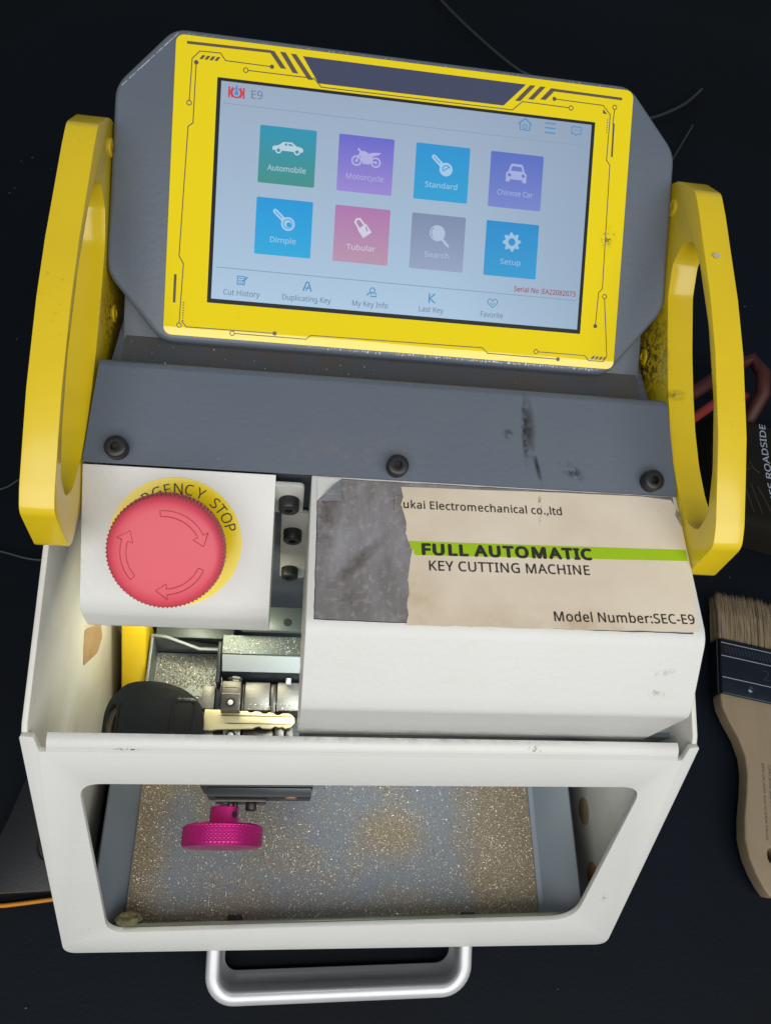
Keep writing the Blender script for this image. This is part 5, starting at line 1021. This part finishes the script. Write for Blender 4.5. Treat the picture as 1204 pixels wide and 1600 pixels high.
tdir = Vector((307.2 - 299.3, 338.6 - 266.6, 0)).normalized(); tno = Vector((-tdir.y, tdir.x, 0))
def TB(u, v, h):
    c = Vector((305.0, 262.0, 0)) + tdir * u + tno * (v - 0.0011 * (u - 40) ** 2 * 1.0)
    q = c - Vector((252, 258, 0)); uu = q.dot(Vector((.245, .97, 0)).normalized()); vv = q.dot(Vector((.97, -.245, 0)).normalized())
    s_ = BG(uu, vv); return Vector((c.x, c.y, s_.z + h))
g = Geo(); put_text(g, TB, 'HOLMES ROADSIDE', -13, 1.0, .35, cap=4.7, width=92, align='L', bold=0.012); g.build('bag_lettering', 'bag_ink', bag, smooth=False, recalc=False)
def TB2(u, v, h):
    c = Vector((257.5, 322.0, 0)) + Vector((.55, .84, 0)) * u + Vector((-.84, .55, 0)) * v
    q = c - Vector((252, 258, 0)); s_ = BG(q.dot(Vector((.245, .97, 0)).normalized()), q.dot(Vector((.97, -.245, 0)).normalized())); return Vector((c.x, c.y, s_.z + h))
g = Geo(); put_text(g, TB2, 'Sy', 0, 0, .35, cap=4.2, align='L', bold=.01); g.build('bag_lettering', 'bag_ink', bag, smooth=False, recalc=False)
g = Geo()
for (c0, pts) in (((0, 0), [(34, 10.5), (38, 15), (43, 17), (38, 19), (34, 22), (37, 17)]), ((0, 0), [(2, 8), (12, 10.5), (22, 14)]), ((0, 0), [(0, 15), (12, 16.5), (24, 19)]), ((0, 0), [(0, 21), (12, 22.5), (20, 24)])):
    g.tube([TB(u, v, .25) for u, v in pts], .5, 6)
g.build('bag_emblem', 'bag_faint', bag)

# red rubber lead: bright bend low, dark loop behind it
lead = empty('red_lead', (290, 350, GZ), 'red rubber cable seen through the slot of the right handle', 'cable')
g = Geo(); g.tube([(226, 318, 27), (239.5, 328, 26), (254.1, 338.3, 25), (272.6, 352.7, 24), (290, 366, 20), (310, 372, 12)], 3.6, 12); g.build('cable_strand', 'red_cable', lead)
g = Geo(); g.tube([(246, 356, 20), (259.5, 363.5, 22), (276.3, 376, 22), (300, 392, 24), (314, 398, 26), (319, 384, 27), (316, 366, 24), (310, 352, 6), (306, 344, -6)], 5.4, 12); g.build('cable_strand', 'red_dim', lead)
wire_n = 0
def wire(pts, label, r=.9):
    g = Geo(); P_ = [Vector(p) for p in pts]; out = []
    for i in range(len(P_) - 1):
        for j in range(6):
            t = j / 6; p0 = P_[max(i - 1, 0)]; p1, p2 = P_[i], P_[i + 1]; p3 = P_[min(i + 2, len(P_) - 1)]
            out.append(.5 * ((2 * p1) + (p2 - p0) * t + (2 * p0 - 5 * p1 + 4 * p2 - p3) * t * t + (3 * p1 - p0 - 3 * p2 + p3) * t ** 3))
    out.append(P_[-1]); g.tube(out, r, 8)
    o = g.build('wire', 'wire', root=(P_[0].x, P_[0].y, P_[0].z)); return tag(o, label, 'wire', 'thin wires lying on the dark floor')
Zw = GZ + 3
wire([(60, 980, Zw), (100.1, 892.4, Zw), (163.5, 801.4, Zw), (202.0, 776.5, Zw), (240, 745, Zw)], 'thin grey wire disappearing behind the top edge of the screen', 1.5)
wire([(270, 728, Zw), (306.4, 738.5, Zw), (347.1, 767.1, Zw), (376, 800, Zw)], 'thin grey wire curving up from the right top corner of the screen', 1.5)
wire([(300, 640, Zw), (318.1, 675.9, Zw), (352, 735, Zw)], 'short faint wire just above the right handle', 1.0)
wire([(-262, 246, Zw), (-226.0, 263.0, Zw), (-215.8, 270.9, Zw), (-192, 276, Zw)], 'thin pale wire left of the lower end of the left handle', .7)
wire([(-250, 226, Zw), (-216.2, 217.8, Zw), (-192.6, 213.4, Zw), (-160, 218, Zw)], 'thin pale wire bending under the tip of the left handle', .7)
g = Geo()
for i in range(90):                                # lint and crumbs on the liner
    x, y = random.uniform(-330, 420), random.uniform(-60, 620)
    if -140 < x < 140 and 0 < y < 305: continue
    a = random.uniform(0, 6.28); l = random.uniform(.3, .9); z = GZ + 7.2 if max(abs(x) - 150, y - 320) > 120 else GZ + 2.6
    z = GZ + 1.0 + min(6.5, max(0, max(abs(x) - 150, abs(y - 150) - 170)) / 260 * 5)
    g.extr([(x + l * math.cos(a + t), y + l * .6 * math.sin(a + t), z) for t in (0, 1.4, 3.1, 4.6)], (0, 0, .3))
M['lint'] = mat('grey_lint', (0.11, 0.11, 0.11), 0.8)
tag(g.build('floor_lint', 'lint', smooth=False), 'tiny pale specks of lint scattered over the dark floor', 'lint', kind='stuff')
# charcoal case at the lower left
case = empty('plastic_case', (-170, 70, GZ), 'charcoal plastic case with rounded groove at lower left of the machine', 'case')
cps_ = [(-186, 24.8), (-146.6, 26.6), (-141, 40), (-146, 128), (-160, 124), (-175, 60)]
g = Geo(); g.extr([(x, y, GZ + .3) for x, y in round_poly(cps_, 2, 3)], (0, 0, 19)); cb = g.build('case_shell', 'case', case, bevel=2.6, seg=3)
g = Geo(); gr = [(-152, 100), (-158.5, 46), (-155, 40.5), (-146, 39.5), (-138, 40)]
g.tube([(x, y, GZ + 19.35) for x, y in round_poly(gr, [0, 5, 4, 0, 0], 4)], .75, 8); g.build('case_groove', 'dark', cb)
g = Geo(); g.extr([(x, y, GZ + 19.5) for x, y in round_poly([(-150.5, 98), (-156.5, 47), (-153.5, 42.6), (-140, 42), (-143, 98)], [1, 4, 4, 1, 1], 4)], (0, 0, 1.4)); g.build('case_lid', 'case', cb, bevel=.7)
g = Geo(); g.tube([(-196, 20.5, GZ + 2.2), (-173.5, 20.6, GZ + 2.4), (-164, 21.6, GZ + 2.4), (-149.1, 23.4, GZ + 2.4), (-130, 26.5, GZ + 2.2)], 1.1, 10)
tag(g.build('orange_cord', 'orange', root=(-173, 20, GZ)), 'thin orange cord poking out at the lower left of the machine', 'cord')

for o in list(bpy.data.objects): clean(o)
